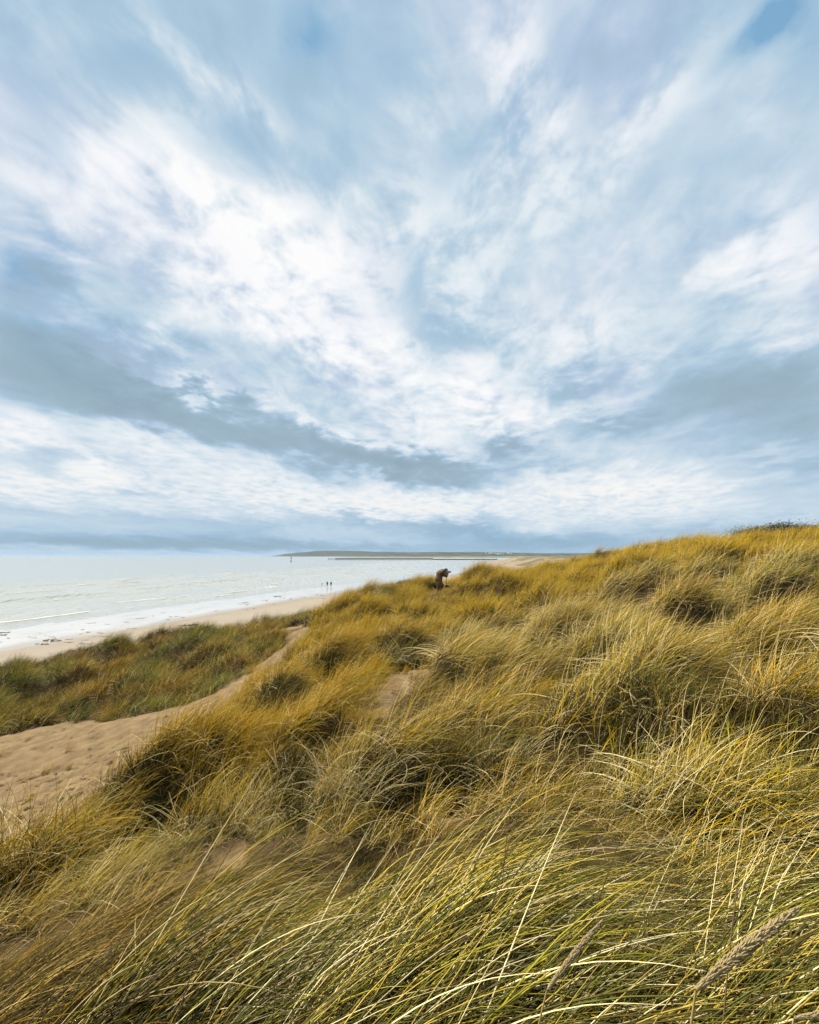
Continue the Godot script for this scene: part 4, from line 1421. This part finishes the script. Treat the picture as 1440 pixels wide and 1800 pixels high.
func walker(label: String, at: Vector3, turn: float, tall: float, jacket: Color, trousers: Color, step: float, group: String):
	var root := thing("person", label, "person", at, turn, group)
	var k := tall / 1.72
	var body := [[Vector3(0, 0.92, 0), Vector3(0, 1.36, 0), 0.12, 0.13], [Vector3(-0.16, 1.40, 0), Vector3(0.16, 1.40, 0), 0.06, 0.06], [Vector3(0, 1.42, 0), Vector3(0, 1.53, 0.01), 0.05, 0.05], [Vector3(0, 1.60, 0.01), Vector3(0, 1.64, 0.0), 0.085, 0.085], [Vector3(0, 1.55, 0.05), Vector3(0, 1.57, 0.05), 0.05, 0.05], [Vector3(0, 1.60, 0.09), Vector3(0, 1.585, 0.105), 0.012, 0.014]]
	var coat := [[Vector3(0, 0.86, 0), Vector3(0, 1.34, 0), 0.17, 0.17], [Vector3(-0.16, 1.38, 0), Vector3(0.16, 1.38, 0), 0.09, 0.09]]
	var legs := []
	for s in [-1.0, 1.0]:
		body.append([Vector3(s * 0.09, 0.90, 0), Vector3(s * 0.10, 0.48, s * step * 0.6), 0.085, 0.055])
		body.append([Vector3(s * 0.10, 0.48, s * step * 0.6), Vector3(s * 0.10, 0.06, s * step - 0.03), 0.052, 0.036])
		body.append([Vector3(s * 0.10, 0.04, s * step - 0.04), Vector3(s * 0.11, 0.03, s * step + 0.14), 0.045, 0.036])
		body.append([Vector3(s * 0.19, 1.38, 0), Vector3(s * 0.25, 1.10, -s * step * 0.5), 0.05, 0.04])
		body.append([Vector3(s * 0.25, 1.10, -s * step * 0.5), Vector3(s * 0.24, 0.86, 0.06 - s * step * 0.7), 0.038, 0.03])
		body.append([Vector3(s * 0.24, 0.86, 0.06 - s * step * 0.7), Vector3(s * 0.23, 0.76, 0.08 - s * step * 0.7), 0.032, 0.024])
		coat.append([Vector3(s * 0.19, 1.37, 0), Vector3(s * 0.25, 1.10, -s * step * 0.5), 0.075, 0.062])
		coat.append([Vector3(s * 0.25, 1.10, -s * step * 0.5), Vector3(s * 0.24, 0.89, 0.05 - s * step * 0.7), 0.062, 0.048])
		legs.append([Vector3(s * 0.09, 0.88, 0), Vector3(s * 0.10, 0.48, s * step * 0.6), 0.105, 0.078])
		legs.append([Vector3(s * 0.10, 0.48, s * step * 0.6), Vector3(s * 0.10, 0.12, s * step - 0.02), 0.078, 0.06])
	root.scale = Vector3.ONE * k
	obj("body", flesh(body, 0.024, 0.03), paint("skin", Color(0.48, 0.27, 0.18), 0.55), root)
	obj("jacket", flesh(coat, 0.03, 0.03), paint("jacket " + str(jacket), jacket, 0.8), root)
	obj("trousers", flesh(legs, 0.03, 0.03), paint("cloth " + str(trousers), trousers, 0.8), root)
	obj("hair", flesh([[Vector3(0, 1.63, -0.015), Vector3(0, 1.665, -0.01), 0.092, 0.085]], 0.024, 0.02), paint("dark hair", Color(0.012, 0.010, 0.010), 0.6), root)

func build_walkers():
	var wet := -EYE - 0.02
	walker("person in dark clothes walking on the wet sand, left of the close pair", Vector3(-29.3, wet, -148.0), 0.4, 1.75, Color(0.012, 0.013, 0.02), Color(0.015, 0.015, 0.02), 0.14, "people on the wet sand")
	walker("person in dark clothes walking on the wet sand, right of the close pair", Vector3(-28.0, wet, -148.3), 0.3, 1.68, Color(0.02, 0.015, 0.018), Color(0.012, 0.012, 0.016), 0.10, "people on the wet sand")
	walker("small child in grey on the wet sand, left of the two walkers", Vector3(-31.9, wet, -151.5), -0.5, 1.05, Color(0.18, 0.17, 0.17), Color(0.10, 0.10, 0.11), 0.08, "people on the wet sand")
	walker("lone tiny person far down the wet sand, right of the stooping person", Vector3(42.0, wet, -318.0), 0.2, 1.72, Color(0.02, 0.02, 0.03), Color(0.02, 0.02, 0.03), 0.12, "people on the wet sand")

func build_shrubs():
	var rng := RandomNumberGenerator.new()
	var leaf := paint("shrub leaves", Color(1, 1, 1), 0.6, true)
	var wood := paint("shrub wood", Color(0.06, 0.045, 0.03), 0.9)
	var list := [[18.4, 21.5, 1.1, "low dark shrub at the left end of the thicket on the right skyline"], [20.2, 22.0, 1.35, "dark shrub in the middle of the thicket on the right skyline"], [22.2, 22.6, 1.7, "tallest dark shrub of the thicket at the right edge of the skyline"], [15.6, 25.5, 1.0, "small dark shrub showing above the crest left of the skyline thicket"], [21.0, 24.0, 1.6, "dark shrub at the back of the thicket on the right skyline"]]
	for s in list:
		rng.seed = int(s[0] * 100)
		var root := thing("dark_shrub", s[3], "shrub", on_ground(s[0], s[1], -0.05), 0.0, "dark shrubs on the right skyline")
		var tall: float = s[2]
		var stems := SurfaceTool.new()
		stems.begin(Mesh.PRIMITIVE_TRIANGLES)
		var st := SurfaceTool.new()
		st.begin(Mesh.PRIMITIVE_TRIANGLES)
		for k in 16:
			var a := rng.randf() * TAU
			var tip := Vector3(cos(a) * rng.randf_range(0.3, 1.3), rng.randf_range(0.36, 0.56), sin(a) * rng.randf_range(0.3, 1.0)) * tall
			var mid := tip * 0.5 + Vector3(0, 0.12 * tall, 0)
			add_tube(stems, [Vector3.ZERO, mid, tip], [0.03, 0.018, 0.006], 5)
			for q in 1100:
				var p := mid.lerp(tip, rng.randf_range(0.0, 1.1)) + Vector3(rng.randfn(0, 0.16), rng.randfn(0, 0.11), rng.randfn(0, 0.16)) * tall
				var u := Vector3(rng.randfn(), rng.randfn(), rng.randfn()).normalized() * rng.randf_range(0.018, 0.036)
				var w := u.cross(Vector3(rng.randfn(), rng.randfn(), rng.randfn())).normalized() * 0.02
				var shade := Color(0.050, 0.055, 0.026) * rng.randf_range(0.6, 1.5)
				for e in [p - u, p + w, p + u, p - u, p + u, p - w]:
					st.set_color(shade)
					st.set_normal((Vector3(p.x, p.y * 0.6, p.z).normalized() + Vector3.UP * 0.5).normalized())
					st.add_vertex(e)
		obj("stems", stems.commit(), wood, root)
		obj("foliage", st.commit(), leaf, root)

func build_driftwood():
	var bone := paint("bleached wood", Color(0.40, 0.32, 0.24), 0.8)
	var list := [[1.33, 22.5, [Vector3(-0.12, 0.42, 0.0), Vector3(-0.05, 0.34, 0.03), Vector3(0.03, 0.2, 0.0), Vector3(0.07, 0.0, 0.0)], "pale bleached branch curving up beside the stooping person's left boot"],
		[1.95, 22.4, [Vector3(-0.05, 0.38, 0.02), Vector3(0.08, 0.40, 0.0), Vector3(0.2, 0.36, 0.0), Vector3(0.30, 0.26, 0.02)], "pale bleached branch lying in the grass just right of the stooping person"]]
	for b in list:
		var o := obj("driftwood_branch", tube(b[2], [0.012, 0.026, 0.03, 0.02], 8), bone)
		o.position = on_ground(b[0], b[1], 0.0)
		tag(o, b[3], "driftwood")

func build_seaweed():
	var rng := RandomNumberGenerator.new()
	rng.seed = 99
	var weed := paint("seaweed", Color(0.035, 0.025, 0.018), 0.5)
	var shapes := []
	for k in 5:
		var bones := []
		for q in 7:
			var a := rng.randf() * TAU
			var p := Vector3(cos(a) * rng.randf_range(0.0, 0.3), rng.randf_range(0.0, 0.05), sin(a) * rng.randf_range(0.0, 0.14))
			bones.append([p, p + Vector3(rng.randfn(0, 0.16), 0.0, rng.randfn(0, 0.07)), rng.randf_range(0.03, 0.07), rng.randf_range(0.015, 0.04)])
		shapes.append(flesh(bones, 0.03, 0.04))
	var big := [[-45.6, 54.0, 3.2, "long dark strand of seaweed on the lowest wet sand left of the beach grass"], [-45.0, 51.8, 2.3, "dark seaweed lump just below the long strand at the left"], [-34.2, 65.0, 3.6, "largest dark seaweed heap on the dry sand above the foredune"], [-58.0, 60.5, 2.0, "dark seaweed lump on wet sand near the left edge, upper of two"], [-56.5, 58.5, 2.2, "dark seaweed lump on wet sand near the left edge, lower of two"], [-35.0, 112.0, 2.6, "dark seaweed lump alone on the bright wet sand above the foredune crest"]]
	for b in big:
		var o := obj("seaweed_clump", shapes[rng.randi() % 5], weed)
		var off: float = b[0] - coast(b[1])
		o.position = Vector3(b[0], shore_height(off) - EYE + 0.01, -b[1])
		o.scale = Vector3(b[2], b[2] * 0.7, b[2] * 0.8)
		o.rotation.y = rng.randf_range(-0.4, 0.6)
		tag(o, b[3], "seaweed", "seaweed clumps on the beach")
	for k in 95:
		var d := 44.0 * pow(5.0, pow(rng.randf(), 1.4))
		var off := rng.randfn(-2.0, 6.5)
		off = clampf(off, -19.0, 12.0)
		var o := obj("seaweed_clump", shapes[rng.randi() % 5], weed)
		o.position = Vector3(coast(d) + off, shore_height(off) - EYE + 0.01, -d)
		var size := rng.randf_range(0.5, 1.3) * (1.0 if off > -6.0 else 0.8)
		o.scale = Vector3(size * rng.randf_range(1.0, 2.0), size * 0.6, size)
		o.rotation.y = rng.randf_range(-0.7, 0.7)
		if off < -2.0:
			tag(o, "small dark clump of seaweed lying on the bright wet sand", "seaweed", "small seaweed clumps on the wet sand")
		else:
			tag(o, "small dark clump of seaweed lying on the pale dry beach", "seaweed", "small seaweed clumps on the dry beach")

func shore_height(off: float) -> float:
	return lerpf(-0.14, 0.10, smoothstep(-23.0, 2.0, off)) if off < 0.0 else 0.13 + 0.5 * smoothstep(0.0, 40.0, off)

func build_jetty():
	var dark := paint("dark timber", Color(0.028, 0.024, 0.022), 0.8)
	var stone := paint("breakwater stone", Color(0.13, 0.12, 0.10), 0.9)
	var root := thing("jetty", "long dark timber jetty on piles reaching into the sea across the bay", "jetty", Vector3(-180.0, -EYE, -1000.0))
	obj("deck", box(Vector3(236.0, 1.0, 5.0), Vector3(118.0, 3.2, 0.0)), dark, root)
	obj("beam", box(Vector3(236.0, 1.5, 0.8), Vector3(118.0, 1.7, 1.6)), dark, root)
	for k in 40:
		obj("pile", tube([Vector3(2.0 + k * 6.0, -1.0, 2.0), Vector3(2.0 + k * 6.0, 2.7, 2.0)], [0.5, 0.45], 6), dark, root)
	for k in 4:
		var x := -192.0 + k * 4.2
		var o := obj("timber_post", tube([Vector3(0, -1.0, 0), Vector3(0, 3.6, 0), Vector3(0, 3.9, 0)], [0.65, 0.6, 0.4], 8), dark)
		o.position = Vector3(x - 4.0, -EYE, -1000.0)
		tag(o, ["dark timber post farthest from the jetty's seaward end", "dark timber post second from the open sea end of the row", "dark timber post second from the jetty's deck", "dark timber post right beside the jetty's seaward end"][k], "post", "posts in a row off the jetty's end")
	var wall := thing("breakwater", "low grey stone breakwater carrying on from the jetty to the far shore", "breakwater", Vector3(57.0, -EYE, -1002.0))
	var st := SurfaceTool.new()
	st.begin(Mesh.PRIMITIVE_TRIANGLES)
	var rng := RandomNumberGenerator.new()
	rng.seed = 5
	for k in 260:
		add_box(st, Vector3(k * 0.6, rng.randf_range(0.2, 1.6), rng.randf_range(-3.0, 3.0)), Vector3(rng.randf_range(1.0, 2.2), rng.randf_range(0.8, 1.6), rng.randf_range(1.0, 2.0)), rng.randf() * TAU)
	var rubble := obj("rubble", st.commit(), stone, wall)
	rubble.set_meta("kind", "stuff")
	obj("core", box(Vector3(156.0, 1.9, 3.0), Vector3(78.0, 0.75, 0.0)), stone, wall)
	var mark := thing("channel_beacon", "thin dark beacon standing in the sea off the headland's tip", "beacon", Vector3(-207.0, -EYE, -722.0))
	obj("pole", tube([Vector3(0, -1, 0), Vector3(0, 6.6, 0)], [0.42, 0.34], 8), dark, mark)
	obj("topmark", tube([Vector3(0, 5.6, 0), Vector3(0, 5.7, 0), Vector3(0, 7.6, 0), Vector3(0, 8.0, 0)], [0.3, 0.8, 0.8, 0.1], 10), dark, mark)
	obj("base", tube([Vector3(0, -1.0, 0), Vector3(0, 1.4, 0), Vector3(0, 1.8, 0)], [1.1, 1.0, 0.5], 10), dark, mark)

func build_houses():
	var white := paint("white render", Color(0.70, 0.69, 0.67), 0.8)
	var slate := paint("slate roof", Color(0.10, 0.10, 0.11), 0.7)
	var rng := RandomNumberGenerator.new()
	rng.seed = 8
	for k in 9:
		var x: float = [650.0, 684.0, 702.0, 730.0, 752.0, 771.0, 800.0, 838.0, 866.0][k]
		var root := thing("white_house", "tiny white house, " + ["leftmost", "second from the left", "third from the left", "fourth from the left", "middle one", "fourth from the right", "third from the right", "second from the right", "rightmost"][k] + " of the row on the far low hill", "house", Vector3(x, -EYE + 21.0 + 8.0 * rng.randf(), -3490.0 - 30.0 * rng.randf()), rng.randf_range(-0.4, 0.4), "white houses on the far hill")
		var w := rng.randf_range(11.0, 18.0)
		obj("wall", box(Vector3(w, 10.0, 9.0), Vector3(0, 3.0, 0)), white, root)
		var st := SurfaceTool.new()
		st.begin(Mesh.PRIMITIVE_TRIANGLES)
		var a := Vector3(-w / 2 - 0.4, 8.0, 5.0)
		var b := Vector3(w / 2 + 0.4, 8.0, 5.0)
		var c := Vector3(-w / 2 - 0.4, 8.0, -5.0)
		var d := Vector3(w / 2 + 0.4, 8.0, -5.0)
		var e := Vector3(-w / 2 - 0.4, 11.5, 0.0)
		var f := Vector3(w / 2 + 0.4, 11.5, 0.0)
		for t in [a, e, f, a, f, b, c, d, f, c, f, e, a, c, e, b, f, d]:
			st.set_smooth_group(-1)
			st.add_vertex(t)
		st.generate_normals()
		obj("roof", st.commit(), slate, root)
